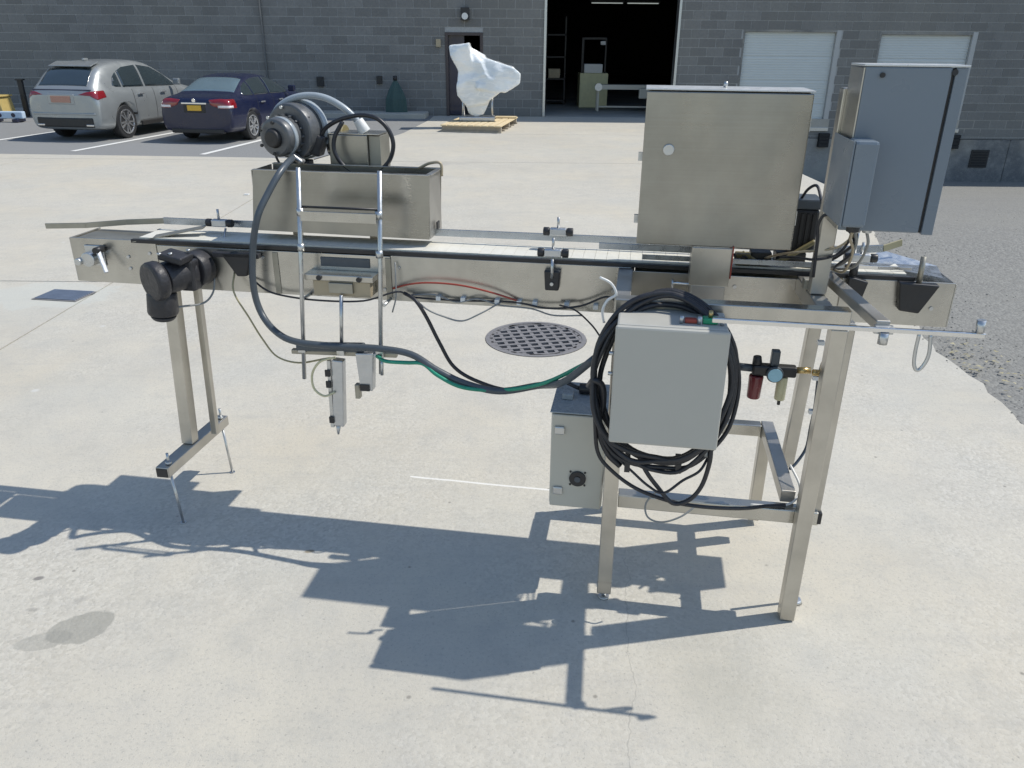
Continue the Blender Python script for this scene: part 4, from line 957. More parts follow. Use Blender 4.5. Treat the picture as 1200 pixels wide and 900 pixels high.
bracket([(0.6457, 1.0565), (0.7047, 1.0417), (0.6910, 0.9721), (0.6752, 0.9668), (0.6457, 0.9932)])
bracket([(0.7934, 1.0459), (0.9094, 1.0417), (0.8809, 0.9826), (0.8651, 0.9510), (0.8071, 0.9573)])
MB().cyl((-0.2606, VF - 0.036, 0.9847), (-0.2606, VF - 0.0301, 0.9847), 0.006, n=8).link('bracket_screw', 'zinc', mach)
MB().cyl((0.8524, VF - 0.012, 1.0427), (0.8503, VF - 0.012, 1.1250), 0.008, n=12).link('bracket_rod', 'steel_dull', mach)
MB().cyl((0.6594, VF - 0.015, 1.0575), (0.6594, VF - 0.015, 1.0934), 0.012, n=12).link('bracket_knob', 'black', mach)
MB().cyl((0.6815, 2.5742, 1.1018), (0.6815, 2.5742, 1.1725), 0.004, n=8).link('sensor_stem', 'zinc', mach)

# --- stainless trough over the belt (open on top)
tr = thing('infeed_trough', (-0.9917, 2.6375, 1.0670), 'long open stainless trough standing over the left half of the belt', 'trough')
ORG[tr] = Vector((-0.9917, 2.6375, 1.0670)); tr.location = machine_point(-0.9917, 2.6375, 1.0670); tr.rotation_euler.z = MROT
tz0, tz1 = 1.0930, 1.2970
mb = MB(); mb.prism([(-1.3240, tz0), (-0.6910, tz0 - 0.006), (-0.6836, tz1), (-1.2998, tz1)], 'y', 2.5510, 2.5542); mb.link('front_wall', 'steel_box', tr)
mb = MB(); mb.prism([(-1.3240, tz0), (-0.6910, tz0 - 0.006), (-0.6836, tz1), (-1.2998, tz1)], 'y', 2.7098, 2.7130); mb.link('back_wall', 'steel_box', tr)
B(-0.6905, -0.6873, 2.5547, 2.7093, tz0 - 0.004, tz1 - 0.001).link('end_wall', 'steel_v', tr)
B(-1.3082, -1.3050, 2.5547, 2.7093, tz0 + 0.001, tz1 - 0.001).link('end_wall', 'steel_v', tr)
B(-1.3040, -0.6910, 2.5547, 2.7093, tz0 + 0.002, tz0 + 0.005).link('trough_floor', 'steel_dull', tr)
B(-1.2998, -0.6836, 2.5436, 2.5610, tz1 + 0.0005, tz1 + 0.004).link('rim', 'steel', tr, 0.001); B(-1.2998, -0.6836, 2.7024, 2.7204, tz1 + 0.0005, tz1 + 0.004).link('rim', 'steel', tr, 0.001)
B(-0.6984, -0.6789, 2.5613, 2.7021, tz1 + 0.0005, tz1 + 0.004).link('rim', 'steel_v', tr, 0.001)
B(-0.6805, -0.6752, 2.6059, 2.6375, 1.1092, 1.1356).link('latch_tab', 'black', tr, 0.002)
B(-0.9495, -0.6963, 2.6375, 2.6533, tz1 - 0.03, tz1 - 0.01).link('inner_bar', 'steel_dull', tr)
MB().tube([(-0.7596, 2.7008, tz1 + 0.002), (-0.7174, 2.6902, tz1 + 0.022), (-0.6805, 2.6902, tz1 + 0.022), (-0.6773, 2.6902, tz1 - 0.02)], 0.005).link('lid_hook', 'roller', tr)

# --- label head: two uprights in front of the panel, drive wheel, small box
def rod(a, b, r, name='upright_rod', mat='zinc', bev=0, parent=mach): return MB().cyl(a, b, r, n=12).link(name, mat, parent, bev)
rod((-1.1246, 2.4054, 0.6049), (-1.0708, 2.4054, 1.3329), 0.0075); rod((-0.8408, 2.4054, 0.6450), (-0.8039, 2.4054, 1.3308), 0.0075)
rod((-0.9769, 2.4054, 0.7241), (-0.9622, 2.4054, 0.9214), 0.0065, 'centre_rod')
for u, z in ((-1.0877, 1.0776), (-0.8208, 1.0670), (-1.0782, 1.1936), (-0.8145, 1.1936)): rod((u, 2.4054, z - 0.012), (u, 2.4054, z + 0.012), 0.012, 'rod_collar')
MB().cyl((-1.0761, 2.4149, 1.2084), (-0.8155, 2.4149, 1.2084), 0.004, n=8).link('tie_rod', 'black', mach)
B(-1.0708, -0.8187, 2.3864, 2.3970, 1.1683, 1.1999).link('tie_strip', 'steel', mach, 0.001)
B(-1.0930, -0.8524, 2.4160, 2.4782, 0.9636, 0.9847).link('label_carriage', 'steel', mach, 0.003)
B(-1.0655, -0.8651, 2.4223, 2.4782, 0.9109, 0.9626).link('carriage_block', 'roller', mach, 0.002)
B(-1.0550, -0.8809, VF - 0.004, VF - 0.0005, 0.9974, 1.0290).link('dark_slot', 'hose', mach, 0.002)
for u in (-1.0392, -0.8999): rod((u, 2.4096, 0.9742), (u, 2.4154, 0.9742), 0.009, 'carriage_screw', 'black')
B(-1.0075, -0.9231, 2.4107, 2.4218, 0.9235, 0.9594).link('carriage_face', 'steel_dull', mach, 0.002)
for u, z in ((-1.1056, 0.8929), (-0.8155, 0.8929)): rod((u, 2.4065, z), (u, 2.4782, z), 0.006, 'rod_clamp')
# lower crossbar with dark cylinder
mb = MB(); mb.cyl((-1.1341, 2.4001, 0.7273), (-0.8915, 2.4001, 0.7400), 0.017, n=16); mb.link('air_cylinder', 'hose', mach, 0.003)
mb = MB(); mb.bar((-1.1605, 2.4107, 0.7051), (-0.7807, 2.4107, 0.7167), 0.02, 0.016); mb.link('lower_crossbar', 'steel_dull', mach, 0.002)
for u in (-1.1162, -0.9759, -0.8366): B(u - 0.014, u + 0.014, 2.3864, 2.4160, 0.7083, 0.7421).link('crossbar_collar', 'zinc', mach, 0.003)
# print head cylinder and sensor hanging below
mb = MB(); mb.bar((-0.9864, 2.3948, 0.6925), (-1.0022, 2.3948, 0.4393), 0.040, 0.034); ph = mb.link('plunger_body', 'alu', mach, 0.004)
mb = MB(); mb.bar((-1.0181, 2.3864, 0.6893), (-1.0255, 2.3864, 0.4340), 0.012, 0.016); mb.link('plunger_rail', 'zinc', ph)
mb = MB(); mb.bar((-0.9759, 2.3927, 0.6914), (-0.9811, 2.3927, 0.6028), 0.018, 0.018); mb.link('plunger_fitting', 'olive', ph)
for z in (0.6450, 0.6028, 0.4657): B(-1.0318, -1.0149, 2.3716, 2.3774, z - 0.012, z + 0.012).link('sensor_clip', 'black', ph)
MB().cyl((-1.0086, 2.3948, 0.4382), (-1.0117, 2.3948, 0.4002), 0.010, 0.004, n=10).link('plunger_tip', 'alu', ph)
mb = MB(); mb.prism([(-0.920, 0.7241), (-0.856, 0.7273), (-0.866, 0.5870), (-0.910, 0.5817)], 'y', 2.3790, 2.4160); se = mb.link('photo_sensor', 'alu', mach, 0.004)
B(-0.9094, -0.8756, 2.3737, 2.3785, 0.5880, 0.6112).link('sensor_lens', 'black', se); B(-0.9337, -0.9168, 2.3864, 2.4107, 0.5501, 0.6028).link('sensor_bracket', 'steel_dull', se, 0.002)
B(-0.8630, -0.8440, 2.3864, 2.4033, 0.7104, 0.7231).link('sensor_plug', 'white', se, 0.002)
rod((-0.8335, 2.3948, 0.6450), (-0.8303, 2.3948, 0.7083), 0.006, 'stub_rod')
# drive wheel of the label head
wheel = MB().cyl((-1.2141, 2.7964, 1.4087), (-1.2335, 2.7230, 1.4063), 0.0951, n=40).link('drive_housing', 'motorgrey', mach, 0.008)
mb = MB(); K2 = 40; ax = Vector((-0.016, -0.06, -0.002)).normalized(); c0 = Vector((-1.2055, 2.8099, 1.4087)); x_ = ax.orthogonal().normalized(); y_ = ax.cross(x_)
ri = [[mb.bm.verts.new(c0 + ax * d + (x_ * math.cos(2*math.pi*k/K2) + y_ * math.sin(2*math.pi*k/K2)) * r_) for k in range(K2)] for r_, d in ((.094, .0), (.102, .0), (.102, .0255), (.094, .0255), (.094, .0))]
for a, b in zip(ri, ri[1:]):
    for k in range(K2): mb.bm.faces.new((a[k], a[(k+1) % K2], b[(k+1) % K2], b[k]))
mb.link('housing_rim', 'conduit', wheel)
MB().cyl((-1.2360, 2.7223, 1.3965), (-1.2556, 2.6496, 1.3916), 0.0650, n=36).link('motor_can', 'motorgrey', wheel, 0.010)
for q in range(16):
    a = 2 * math.pi * q / 16; mb = MB(); mb.bar((-1.2370 + .066 * math.cos(a), 2.719, 1.3965 + .066 * math.sin(a)), (-1.2430 + .066 * math.cos(a), 2.696, 1.3945 + .066 * math.sin(a)), 0.006, 0.012, up=(math.cos(a), 0, math.sin(a))); mb.link('cooling_fin', 'motorgrey', wheel)
B(-1.190, -1.150, 2.712, 2.745, 1.42, 1.46).link('terminal_box', 'blackpaint', wheel, 0.004)
for q in range(8):
    a = 2 * math.pi * q / 8 + .2; MB().cyl((-1.2350 + .083 * math.cos(a), 2.7228, 1.4063 + .083 * math.sin(a)), (-1.2352 + .083 * math.cos(a), 2.716, 1.4063 + .083 * math.sin(a)), 0.006, n=6).link('housing_bolt', 'zinc', wheel)
MB().cyl((-1.2440, 2.6936, 1.3941), (-1.2483, 2.6752, 1.3928), 0.0667, n=36).link('motor_band', 'conduit', wheel)
MB().cyl((-1.2563, 2.6489, 1.3916), (-1.2605, 2.6311, 1.3904), 0.0348, 0.0278, n=24).link('motor_cap', 'trim', wheel, 0.004)
for k in range(6):
    a = 0.5 + k * math.pi / 3; MB().cyl((-1.2563 + 0.0510*math.cos(a), 2.6471, 1.3916 + 0.0510*math.sin(a)), (-1.2574 + 0.0510*math.cos(a), 2.6410, 1.3916 + 0.0510*math.sin(a)), 0.0058, n=6).link('cap_screw', 'trim', wheel)
B(-1.1773, -1.1235, 2.7290, 2.7903, 1.3267, 1.4001).rot(R(20), 'Y', (-1.1504, 2.7535, 1.3573)).link('gear_block', 'blackpaint', mach, 0.008)
mb = MB(); mb.bar((-1.2238, 2.6924, 1.3390), (-1.1773, 2.6924, 1.3059), 0.0348, 0.0186); mb.link('pale_handle', 'alu', mach, 0.006)
B(-1.2666, -1.1810, 2.7475, 2.7964, 1.2570, 1.3059).link('motor_foot', 'blackpaint', mach, 0.005)
B(-1.2911, -0.9301, 2.7520, 2.9005, 1.2471, 1.2565).link('head_plate', 'steel_dull', mach, 0.002)
for u in (-1.26, -0.96): B(u - 0.015, u + 0.015, 2.76, 2.79, 0.905, 1.2465).link('head_support', 'steel_z', mach, 0.002)
B(-1.275, -0.945, 2.656, 2.7595, 0.905, 0.935).link('head_support_rail', 'steel', mach, 0.002)
MB().cyl((-1.1222, 2.8147, 1.3512), (-1.0831, 2.8147, 1.3512), 0.0371, n=20).link('output_shaft', 'chrome', mach, 0.004)
MB().cyl((-1.1014, 2.8637, 1.3695), (-1.0769, 2.8637, 1.3695), 0.0522, n=24).link('tape_roll', 'olive', mach, 0.004)
jb = B(-1.1076, -0.9643, 2.7682, 2.8882, 1.2742, 1.3965).link('junction_box', 'steel_box', mach, 0.003)
B(-0.9637, -0.9203, 2.7805, 2.8882, 1.2766, 1.3941).link('side_box', 'steel_dull', jb, 0.002)
B(-1.1076, -0.9215, 2.7682, 2.8882, 1.3971, 1.4014).link('box_lid', 'steel', jb, 0.001)
MB().tube([(-1.3131, 2.7682, 1.4345), (-1.2850, 2.7682, 1.4810), (-1.2311, 2.7682, 1.5128), (-1.1663, 2.7719, 1.5250), (-1.1039, 2.7780, 1.5152), (-1.0439, 2.7841, 1.4822), (-0.9998, 2.7903, 1.4381), (-0.9753, 2.7964, 1.4039)], 0.0116, n=12).link('conduit_arc', 'conduit', mach)
MB().cyl((-1.0011, 2.7903, 1.4455), (-0.9790, 2.7951, 1.4039), 0.0174, 0.0220, n=14).link('conduit_nut', 'white', mach, 0.003)
MB().cyl((-1.3254, 2.7682, 1.4087), (-1.3070, 2.7682, 1.4455), 0.0162, n=14).link('conduit_nut', 'alu', mach, 0.003)
MB().tube([(-1.1442, 2.7535, 1.3659), (-1.1136, 2.7535, 1.4136), (-1.0646, 2.7413, 1.4431), (-1.0108, 2.7352, 1.4601), (-0.9570, 2.7230, 1.4674), (-0.9056, 2.7168, 1.4577), (-0.8677, 2.7168, 1.4222), (-0.8529, 2.7168, 1.3721), (-0.8714, 2.7168, 1.3170), (-0.9179, 2.7168, 1.2790),
    (-0.9742, 2.7168, 1.2667), (-1.0293, 2.7168, 1.2888), (-1.0659, 2.7168, 1.3377), (-1.0672, 2.7230, 1.3891), (-1.0353, 2.7290, 1.4442)], 0.0075, n=10).link('cable_ring', 'cable', mach)
MB().tube([(-1.3058, 2.7535, 1.3622), (-1.3045, 2.7535, 1.3121), (-1.2776, 2.7535, 1.2742), (-1.2360, 2.7535, 1.2631)], 0.0046).link('motor_lead', 'cable', mach)

# --- stainless electrical box on its column, over the belt
def cabinet_box(u0, u1, v0, v1, z0, z1, mat, name, parent=mach, bev=0.003): return B(u0, u1, v0, v1, z0, z1).link(name, mat, parent, bev)
sb = cabinet_box(0.004, 0.440, 2.372, 2.535, 1.158, 1.583, 'steel_box', 'electrical_box')
cabinet_box(0.000, 0.446, 2.350, 2.369, 1.152, 1.580, 'steel_box', 'door', sb, 0.003)
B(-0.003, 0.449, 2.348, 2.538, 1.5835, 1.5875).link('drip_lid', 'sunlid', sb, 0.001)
lk = MB().cyl((0.072, 2.343, 1.425), (0.072, 2.3495, 1.425), 0.016, n=20).link('door_lock', 'zinc', sb, 0.002)
for z in (1.24, 1.50): B(0.4405, 0.452, 2.374, 2.39, z - 0.02, z + 0.02).link('hinge', 'zinc', sb)
for z in (1.22, 1.40): B(-0.012, 0.0035, 2.38, 2.392, z - 0.012, z + 0.012).link('side_screw', 'zinc', sb)
MB().cyl((0.22, 2.46, 1.588), (0.22, 2.46, 1.603), 0.006, n=8).link('lid_stud', 'zinc', sb)
B(0.165, 0.280, 2.342, 2.3485, 1.035, 1.151).link('box_column_plate', 'steel_z', mach, 0.002)
B(0.172, 0.273, 2.3488, 2.479, 0.985, 1.034).link('box_column_arm', 'steel_v', mach, 0.003)
B(0.500, 0.545, 2.1735, 2.479, 0.992, 1.0455).link('column_cross_rail', 'steel_v', mach, 0.003)
B(0.165, 0.168, 2.3488, 2.42, 1.04, 1.151).link('box_column_side', 'steel_z', mach)
B(0.281, 0.2845, 2.342, 2.42, 1.06, 1.157).link('red_edge', 'redhose', mach)
B(0.359, 0.422, 2.51, 2.57, 1.063, 1.104).link('relay_block', 'trim', mach, 0.004)
B(0.311, 0.358, 2.50, 2.54, 1.063, 1.099).link('relay_block', 'olive', mach, 0.004)
# black transformer behind its right side
bb = B(0.467, 0.549, 2.53, 2.63, 1.104, 1.238).link('transformer', 'black', mach, 0.008)
B(0.464, 0.552, 2.527, 2.633, 1.2385, 1.270).link('transformer_cap', 'hose', bb, 0.006)
B(0.438, 0.528, 2.53, 2.60, 1.063, 1.1035).link('transformer_foot', 'trim', bb, 0.004)
for k in range(4): B(0.478 + k * 0.017, 0.486 + k * 0.017, 2.524, 2.5295, 1.12, 1.226).link('cooling_fin', 'trim', bb)
# --- column and grey cabinet
B(0.500, 0.545, 2.27, 2.315, 1.047, 1.60).link('cabinet_column', 'steel_z', mach, 0.003)
B(0.490, 0.556, 2.316, 2.349, 1.046, 1.076).link('column_foot', 'steel_dull', mach, 0.002)
cb = B(0.512, 0.742, 2.155, 2.268, 1.262, 1.652).link('control_cabinet', 'cabgrey', mach, 0.004)
B(0.512, 0.708, 2.130, 2.152, 1.262, 1.655).link('door', 'cabgrey', cb, 0.004)
B(0.709, 0.7155, 2.140, 2.1548, 1.262, 1.652).link('door_gasket', 'black', cb)
B(0.716, 0.743, 2.132, 2.1545, 1.258, 1.654).link('side_flange', 'cabgrey', cb, 0.002)
B(0.5085, 0.5115, 2.132, 2.268, 1.264, 1.652).link('side_skin', 'steel_z', cb)
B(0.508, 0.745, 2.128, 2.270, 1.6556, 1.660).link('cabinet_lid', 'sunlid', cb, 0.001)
MB().cyl((0.552, 2.124, 1.636), (0.552, 2.1295, 1.636), 0.006, n=12).link('door_screw', 'trim', cb)
MB().cyl((0.713, 2.128, 1.644), (0.713, 2.1395, 1.644), 0.007, n=12).link('door_screw', 'black', cb)
sbx = B(0.500, 0.556, 2.05, 2.129, 1.285, 1.492).link('wireway', 'cabgrey', mach, 0.008)
B(0.4965, 0.4995, 2.052, 2.268, 1.285, 1.490).link('wireway_side', 'cabgrey', sbx)
MB().cyl((0.538, 2.09, 1.268), (0.538, 2.09, 1.2845), 0.016, n=16).link('cable_gland', 'black', sbx, 0.002)
MB().cyl((0.570, 2.19, 1.246), (0.570, 2.19, 1.2615), 0.014, n=16).link('cable_gland', 'zinc', cb, 0.002)
MB().cyl((0.600, 2.19, 1.246), (0.600, 2.19, 1.2615), 0.012, n=16).link('cable_gland', 'zinc', cb, 0.002)

# --- hanging control box in the coil
cbx = B(-0.034, 0.252, 1.966, 2.115, 0.690, 1.028).link('pneumatic_box', 'boxgrey', mach, 0.006)
B(-0.037, 0.255, 1.945, 1.964, 0.688, 1.028).link('box_cover', 'boxgrey', cbx, 0.006)
B(0.01, 0.21, 2.1155, 2.1265, 0.74, 1.04).link('mounting_plate', 'steel_dull', cbx)
for u in (0.05, 0.10, 0.14, 0.19): MB().cyl((u, 2.03, 0.664), (u, 2.03, 0.6895), 0.013, n=12).link('cable_gland', 'zinc' if u != 0.10 else 'black', cbx, 0.002)
B(0.075, 0.125, 1.99, 2.03, 0.668, 0.6895).link('connector', 'white', cbx, 0.002)
for z in (0.92, 0.86): MB().cyl((-0.052, 2.03, z), (-0.0345, 2.03, z), 0.006, n=8).link('side_screw', 'zinc', cbx)
fit = B(0.186, 0.226, 2.0, 2.03, 1.0285, 1.044).link('push_fitting', 'greenfit', cbx, 0.004)
MB().cyl((0.206, 2.015, 1.0445), (0.206, 2.015, 1.062), 0.006, n=8).link('fitting_stem', 'brass', fit)
B(0.140, 0.172, 2.0, 2.02, 1.0285, 1.040).link('push_fitting', 'redhose', cbx, 0.003)
for u in (0.132, 0.178, 0.236): MB().cyl((u, 2.0, 1.0285), (u, 2.0, 1.05), 0.0055, n=8).link('tube_stub', 'zinc', cbx)
B(0.175, 0.184, 1.998, 2.008, 1.0285, 1.048).link('relief_pin', 'white', cbx)

# --- beige enclosure behind the leg
bx = B(-0.225, -0.052, 2.222, 2.45, 0.300, 0.640).link('motor_controller', 'beige', mach, 0.006)
B(-0.222, -0.055, 2.2065, 2.2215, 0.303, 0.636).link('front_cover', 'beige', bx, 0.004)
B(-0.228, -0.049, 2.2065, 2.452, 0.6405, 0.645).link('top_lid', 'conduit', bx, 0.002)  # blue of the lit top is put into the lid colour
fanh = MB().cyl((-0.133, 2.199, 0.414), (-0.133, 2.2062, 0.414), 0.027, n=28).link('fan', 'black', bx, 0.002)
MB().cyl((-0.133, 2.196, 0.414), (-0.133, 2.1989, 0.414), 0.010, n=16).link('fan_hub', 'hose', fanh)
for k in range(4):
    a = math.pi / 4 + k * math.pi / 2; MB().cyl((-0.133 + .033*math.cos(a), 2.203, 0.414 + .033*math.sin(a)), (-0.133 + .033*math.cos(a), 2.2064, 0.414 + .033*math.sin(a)), 0.0035, n=6).link('fan_screw', 'trim', bx)
for z in (0.365, 0.583): B(-0.212, -0.180, 2.198, 2.2063, z - 0.014, z + 0.014).link('cover_latch', 'zinc', bx, 0.004)
MB().cyl((-0.150, 2.36, 0.663), (-0.070, 2.36, 0.663), 0.017, n=16).link('cable_plug', 'black', bx, 0.003)
B(-0.20, -0.165, 2.30, 2.335, 0.6455, 0.665).link('lid_fitting', 'conduit', bx, 0.003)

# --- air regulator bolted to the leg
rg_ = B(0.375, 0.505, 2.285, 2.32, 0.778, 0.812).link('air_regulator', 'black', mach, 0.006)
MB().cyl((0.33, 2.30, 0.800), (0.374, 2.30, 0.798), 0.012, n=12).link('inlet', 'hose', rg_)
MB().cyl((0.390, 2.30, 0.700), (0.391, 2.30, 0.777), 0.020, 0.022, n=20).link('filter_bowl', 'redbowl', rg_, 0.005)
MB().cyl((0.388, 2.30, 0.8125), (0.386, 2.30, 0.838), 0.015, 0.012, n=16).link('regulator_knob', 'black', rg_, 0.003)
B(0.425, 0.450, 2.285, 2.31, 0.8125, 0.862).link('regulator_knob', 'hose', rg_, 0.004)
MB().cyl((0.440, 2.272, 0.790), (0.440, 2.2845, 0.790), 0.025, n=24).link('gauge_case', 'hose', rg_, 0.002)
MB().cyl((0.440, 2.2695, 0.790), (0.440, 2.2718, 0.790), 0.021, n=24).link('gauge_dial', 'bluedial', rg_)
MB().cyl((0.468, 2.30, 0.700), (0.468, 2.30, 0.777), 0.016, n=18).link('lubricator_bowl', 'clear', rg_, 0.004)
MB().cyl((0.468, 2.30, 0.683), (0.468, 2.30, 0.6995), 0.005, n=8).link('drain_cock', 'black', rg_)
MB().cyl((0.506, 2.30, 0.800), (0.545, 2.30, 0.802), 0.010, n=12).link('nipple', 'brass', rg_)
MB().cyl((0.545, 2.275, 0.806), (0.610, 2.275, 0.806), 0.010, n=12).link('brass_tee', 'brass', mach, 0.002)
MB().cyl((0.575, 2.28, 0.775), (0.575, 2.28, 0.840), 0.008, n=12).link('brass_fitting', 'brass', mach, 0.002)
for p, z in ((0.597, 0.84), (0.600, 0.72), (0.607, 0.60)): B(p - 0.010, p + 0.010, 2.44, 2.46, z - 0.006, z + 0.006).link('tube_clip', 'white', mach)

# --- hoses and cables fixed to the machine
def cable(name, pts, r, mat, n=8, lab=None): return MB().tube(pts, r, n=n).link(name, mat, mach, 0, lab)
cable('air_hose', [(-1.235,2.72,1.330), (-1.209,2.68,1.325), (-1.188,2.58,1.317), (-1.190,2.515,1.292), (-1.213,2.47,1.237), (-1.240,2.43,1.166), (-1.270,2.43,1.0615), (-1.286,2.43,0.928), (-1.266,2.425,0.830), (-1.190,2.378,0.779), (-1.0972,2.3474,0.7632), (-0.9432,2.3579,0.7558), (-0.8250,2.3579,0.7568), (-0.7100,2.3421,0.7494), (-0.6182,2.3210,0.7083), (-0.5243,2.3210,0.6682), (-0.4104,2.3210,0.6492), (-0.2838,2.3210,0.6788), (-0.192,2.21,0.745), (-0.095,2.13,0.862)], 0.0115, 'hose', 12)
cable('green_hose', [(-0.8440,2.3864,0.7167), (-0.7986,2.3421,0.7189), (-0.7258,2.3316,0.7231), (-0.6668,2.3263,0.7252), (-0.6108,2.3052,0.6956), (-0.5243,2.2999,0.6619), (-0.3956,2.3210,0.6545), (-0.2500,2.2682,0.7157), (-0.1161,2.2155,0.8159)], 0.0065, 'green', 10)
cable('power_cable', [(-0.7607,2.4634,0.9214), (-0.7121,2.4265,0.9098), (-0.6763,2.4265,0.8528), (-0.6341,2.4265,0.7642), (-0.5855,2.4265,0.6798), (-0.5032,2.4265,0.6323), (-0.3840,2.4265,0.6091), (-0.2250,2.39,0.668), (-0.150,2.36,0.663)], 0.0065, 'cable')
cable('thin_cable', [(-0.7374,2.4634,0.9140), (-0.6752,2.4265,0.8824), (-0.6172,2.4265,0.8592), (-0.5560,2.4265,0.8476), (-0.4948,2.4265,0.8760), (-0.4294,2.4634,0.9087)], 0.003, 'greywire', 6)
cable('thin_cable', [(-1.3694,2.4687,0.9636), (-1.3599,2.4265,0.9035), (-1.3156,2.4265,0.8127), (-1.2744,2.4265,0.7336), (-1.2280,2.4265,0.6724), (-1.1500,2.4265,0.6545), (-1.0592,2.4265,0.6745), (-1.0265,2.4160,0.6861)], 0.0035, 'tan', 6)
cable('air_tube', [(-0.9885,2.3737,0.7072), (-1.0413,2.3632,0.6914), (-1.0740,2.3632,0.6439), (-1.0729,2.3632,0.5891), (-1.0381,2.3632,0.5627), (-1.0022,2.3737,0.5754)], 0.0042, 'clear', 8)
cable('red_hose', [(-0.8039,2.4750,0.9320), (-0.7396,2.4581,0.9552), (-0.6657,2.4529,0.9657), (-0.5644,2.4529,0.9626), (-0.4631,2.4529,0.9446), (-0.3692,2.4687,0.9140)], 0.0035, 'redhose', 6)
cable('panel_cable', [(-1.3187,2.4729,0.9457), (-1.2502,2.4476,0.9098), (-1.1805,2.4476,0.8919), (-1.0413,2.4096,0.8961), (-0.8873,2.4096,0.9035), (-0.7818,2.4476,0.9299), (-0.7237,2.4634,0.9087), (-0.5623,2.4634,0.9066), (-0.3903,2.4634,0.9119), (-0.2764,2.4476,0.9024), (-0.1656,2.4476,0.9161), (-0.0844,2.4476,0.9520), (-0.0422,2.3948,0.9510)], 0.0035, 'cable', 6)
cable('panel_cable', [(-0.7385,2.4708,0.9140), (-0.6541,2.4634,0.9214), (-0.5803,2.4634,0.9003), (-0.5064,2.4581,0.9172), (-0.4325,2.4634,0.8982), (-0.3270,2.4581,0.8940), (-0.2532,2.4476,0.8792), (-0.1582,2.4370,0.8877)], 0.003, 'greywire', 6)
for u in (-0.6435, -0.5592, -0.4431, -0.3692, -0.3165, -0.2110, -0.1161): B(u - 0.008, u + 0.008, VF - 0.020, VF - 0.0005, 0.9024, 0.9172).link('cable_clip', 'white', mach, 0.001)
cable('thin_cable', [(-0.2332,2.4529,0.9140), (-0.1772,2.4265,0.9066), (-0.1245,2.4265,0.8613), (-0.0949, 2.3737, 0.8455)], 0.003, 'cable', 6)
cable('hang_wire', [(-0.7891,2.4687,1.0248), (-0.7849,2.4529,0.9858), (-0.7860,2.4476,0.9119), (-0.8007,2.4455,0.8571)], 0.0028, 'greywire', 6)
cable('motor_lead', [(-1.5508,2.3210,0.8613), (-1.5245,2.3632,0.8602), (-1.4738,2.4160,0.8592), (-1.4506,2.4476,0.8887), (-1.4496,2.4708,0.9351)], 0.0035, 'greywire', 6)
cable('white_tube', [(-0.092,2.10,1.113), (-0.060,2.10,1.097), (-0.045,2.10,1.067), (-0.067,2.10,1.048), (-0.079,2.10,1.018), (-0.073,2.10,0.983)], 0.004, 'white', 6)
cable('white_tube', [(0.533,2.300,0.476), (0.555,2.250,0.445), (0.560,2.235,0.413), (0.528,2.200,0.394), (0.472,2.185,0.390), (0.408,2.180,0.390)], 0.004, 'white', 6)
cable('post_hose', [(0.600,2.40,0.79), (0.608,2.450,0.72), (0.613,2.450,0.623), (0.611,2.450,0.545), (0.609,2.450,0.466), (0.575,2.400,0.434), (0.546,2.350,0.436)], 0.005, 'hose', 8)
cable('cabinet_cable', [(0.490,2.55,1.266), (0.503,2.53,1.30), (0.525,2.52,1.312), (0.530,2.45,1.28), (0.515,2.33,1.29), (0.510,2.255,1.292), (0.560,2.22,1.268), (0.588,2.23,1.215), (0.580,2.38,1.130), (0.56,2.50,1.075)], 0.0045, 'cable')
cable('cabinet_cable', [(0.500,2.262,1.10), (0.494,2.255,1.201), (0.488,2.250,1.250), (0.501,2.240,1.280), (0.530,2.20,1.275), (0.548,2.13,1.268)], 0.0045, 'cable')
cable('cabinet_cable', [(0.570,2.19,1.250), (0.592,2.24,1.20), (0.60,2.36,1.12), (0.575,2.50,1.065)], 0.004, 'greywire')
cable('cabinet_cable', [(0.600,2.19,1.250), (0.625,2.25,1.195), (0.63,2.36,1.11), (0.60,2.50,1.065)], 0.004, 'greywire')
cable('cabinet_cable', [(0.539,2.09,1.268), (0.552,2.15,1.235), (0.59,2.25,1.18), (0.61,2.38,1.09), (0.60,2.50,1.066)], 0.004, 'roller')
cable('olive_cable', [(0.543,2.51,1.146), (0.503,2.505,1.12), (0.466,2.50,1.094), (0.426,2.505,1.075), (0.375,2.515,1.072)], 0.008, 'olive')
cable('brown_cable', [(0.335,2.53,1.10), (0.378,2.50,1.08), (0.428,2.50,1.072), (0.482,2.50,1.070), (0.534,2.50,1.067), (0.57,2.50,1.067)], 0.004, 'tan', 6)
cable('cabinet_cable', [(0.548,2.13,1.268), (0.565,2.20,1.24), (0.575,2.262,1.20), (0.550,2.262,1.165), (0.495,2.262,1.15), (0.47,2.36,1.13), (0.44,2.48,1.10)], 0.004, 'cable')
cable('cabinet_cable', [(0.530,2.20,1.268), (0.580,2.24,1.225), (0.592,2.262,1.175), (0.575,2.33,1.12), (0.60,2.46,1.075)], 0.004, 'cable')
cable('brown_cable', [(0.585,2.20,1.255), (0.575,2.255,1.21), (0.545,2.262,1.185), (0.49,2.30,1.165), (0.44,2.42,1.125), (0.40,2.50,1.09)], 0.0035, 'roller')
cable('loose_wire', [(0.305,2.50,1.10), (0.316,2.49,1.078), (0.337,2.49,1.094), (0.353,2.50,1.072)], 0.004, 'cable', 6)

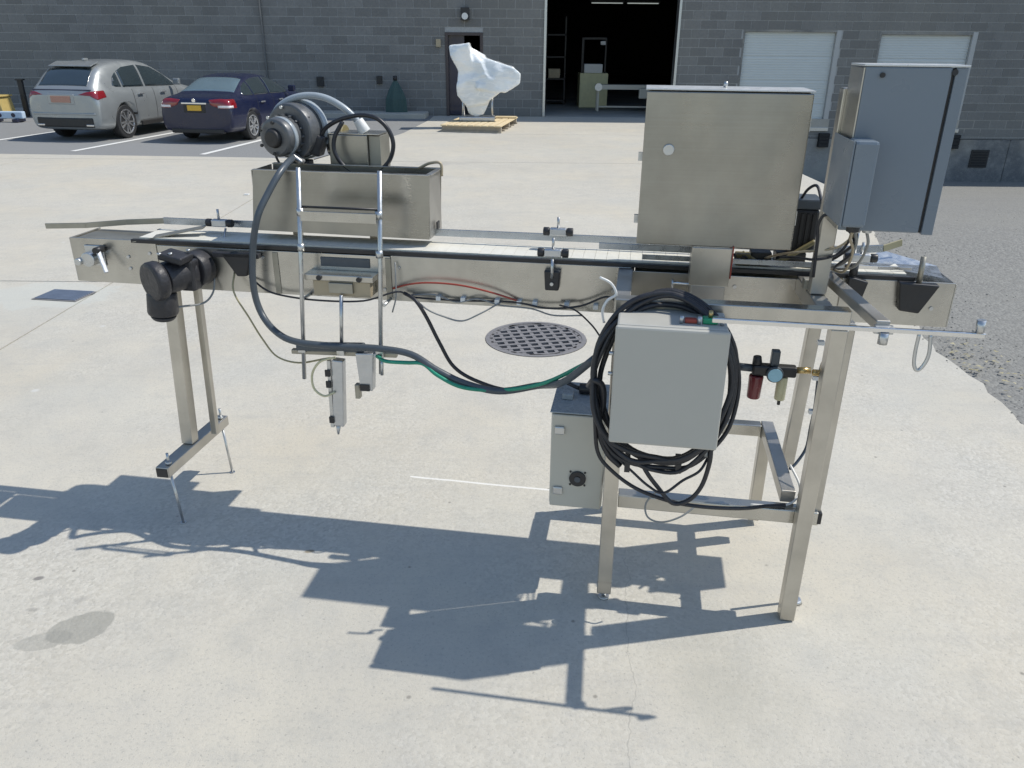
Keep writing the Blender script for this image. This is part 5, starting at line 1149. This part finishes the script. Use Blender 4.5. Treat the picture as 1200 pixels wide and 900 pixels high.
# --- coiled black hoses hung round the grey box: a thing of its own
coil = thing('hose_coil', (0.10, 2.12, 1.0), 'thick coil of black cable hung around the grey control box', 'cable coil')
coil.location = machine_point(0.10, 2.12, 1.0); coil.rotation_euler.z = MROT
cu, cz = 0.105, 0.836
loops = [(0.194, 0.236, 2.135, 0.0, 0.0, 0.0085), (0.181, 0.222, 2.118, 0.002, -0.004, 0.0085), (0.200, 0.238, 2.100, -0.006, 0.004, 0.0085),
         (0.203, 0.246, 2.120, 0.002, -0.010, 0.007), (0.187, 0.230, 2.090, -0.012, 0.002, 0.0085), (0.184, 0.250, 2.104, -0.004, -0.006, 0.007)]
for i, (ra, rb, v, du, dz, r_) in enumerate(loops):
    pts = []
    for k in range(16):
        a = 2 * math.pi * k / 16
        # squarish left side, sagging bottom
        s_ = 1 + 0.03 * math.sin(3 * a + i) ; z = cz + dz + rb * math.sin(a) * s_ - (0.008 * (1 - math.sin(a)) if i % 2 else 0)
        u = cu + du + ra * math.cos(a) * (1 + 0.02 * math.cos(2 * a + i * 1.3))
        vv = v - 0.075 * max(0, -math.sin(a)) - 0.05 * abs(math.cos(a)) + 0.008 * math.sin(2 * a + i) 
        # keep strands off the box front corners
        pts.append((u, vv, z))
    MB().tube([(p[0] + random.gauss(0, .0035), p[1] + random.gauss(0, .002), p[2] + random.gauss(0, .0035)) for p in pts], r_ * 0.9, n=10, sub=5, closed=True).link('cable_loop', 'cable', coil)
def ccable(name, pts, r, mat='cable', n=8): MB().tube(pts, r, n=n).link(name, mat, coil)
ccable('cable_tail', [(-0.085,2.05,0.80), (-0.080,2.04,0.70), (-0.068,2.05,0.60), (-0.028,2.05,0.545), (0.050,2.05,0.489), (0.153,2.05,0.455), (0.254,2.06,0.440), (0.373,2.12,0.410), (0.45,2.17,0.395), (0.513,2.19,0.392)], 0.006)
ccable('cable_tail', [(0.245,2.06,0.72), (0.250,2.030,0.65), (0.250,2.030,0.598), (0.236,2.030,0.526), (0.205,2.030,0.477), (0.159,2.030,0.462), (0.111,2.030,0.513), (0.075,2.030,0.561), (0.050,2.04,0.607)], 0.0068)
ccable('cable_tail', [(0.25,2.05,0.62), (0.225,2.020,0.582), (0.181,2.020,0.546), (0.130,2.010,0.505), (0.085,2.020,0.518), (0.033,2.030,0.558), (-0.02,2.040,0.600)], 0.004)
ccable('grey_tail', [(0.116,2.10,0.457), (0.086,2.10,0.409), (0.095,2.10,0.361), (0.138,2.10,0.347), (0.192,2.10,0.372), (0.235,2.12,0.401)], 0.003, 'greywire')
ccable('cable_end', [(-0.105,2.07,0.80), (-0.09,2.03,0.835), (-0.065,2.03,0.82), (-0.06,2.04,0.76), (-0.07,2.05,0.68), (-0.04,2.05,0.60), (0.0,2.05,0.56)], 0.009)
for u, z in ((0.02, 0.575), (0.165, 0.585)): B(u - 0.008, u + 0.008, 2.02, 2.075, z - 0.018, z + 0.018).link('cable_tie', 'black', coil)
ccable('cable_lead', [(0.26,2.06,0.655), (0.245,2.03,0.66), (0.235,2.02,0.645), (0.24,2.04,0.62)], 0.006, 'greywire')
print('objects', len(bpy.data.objects))
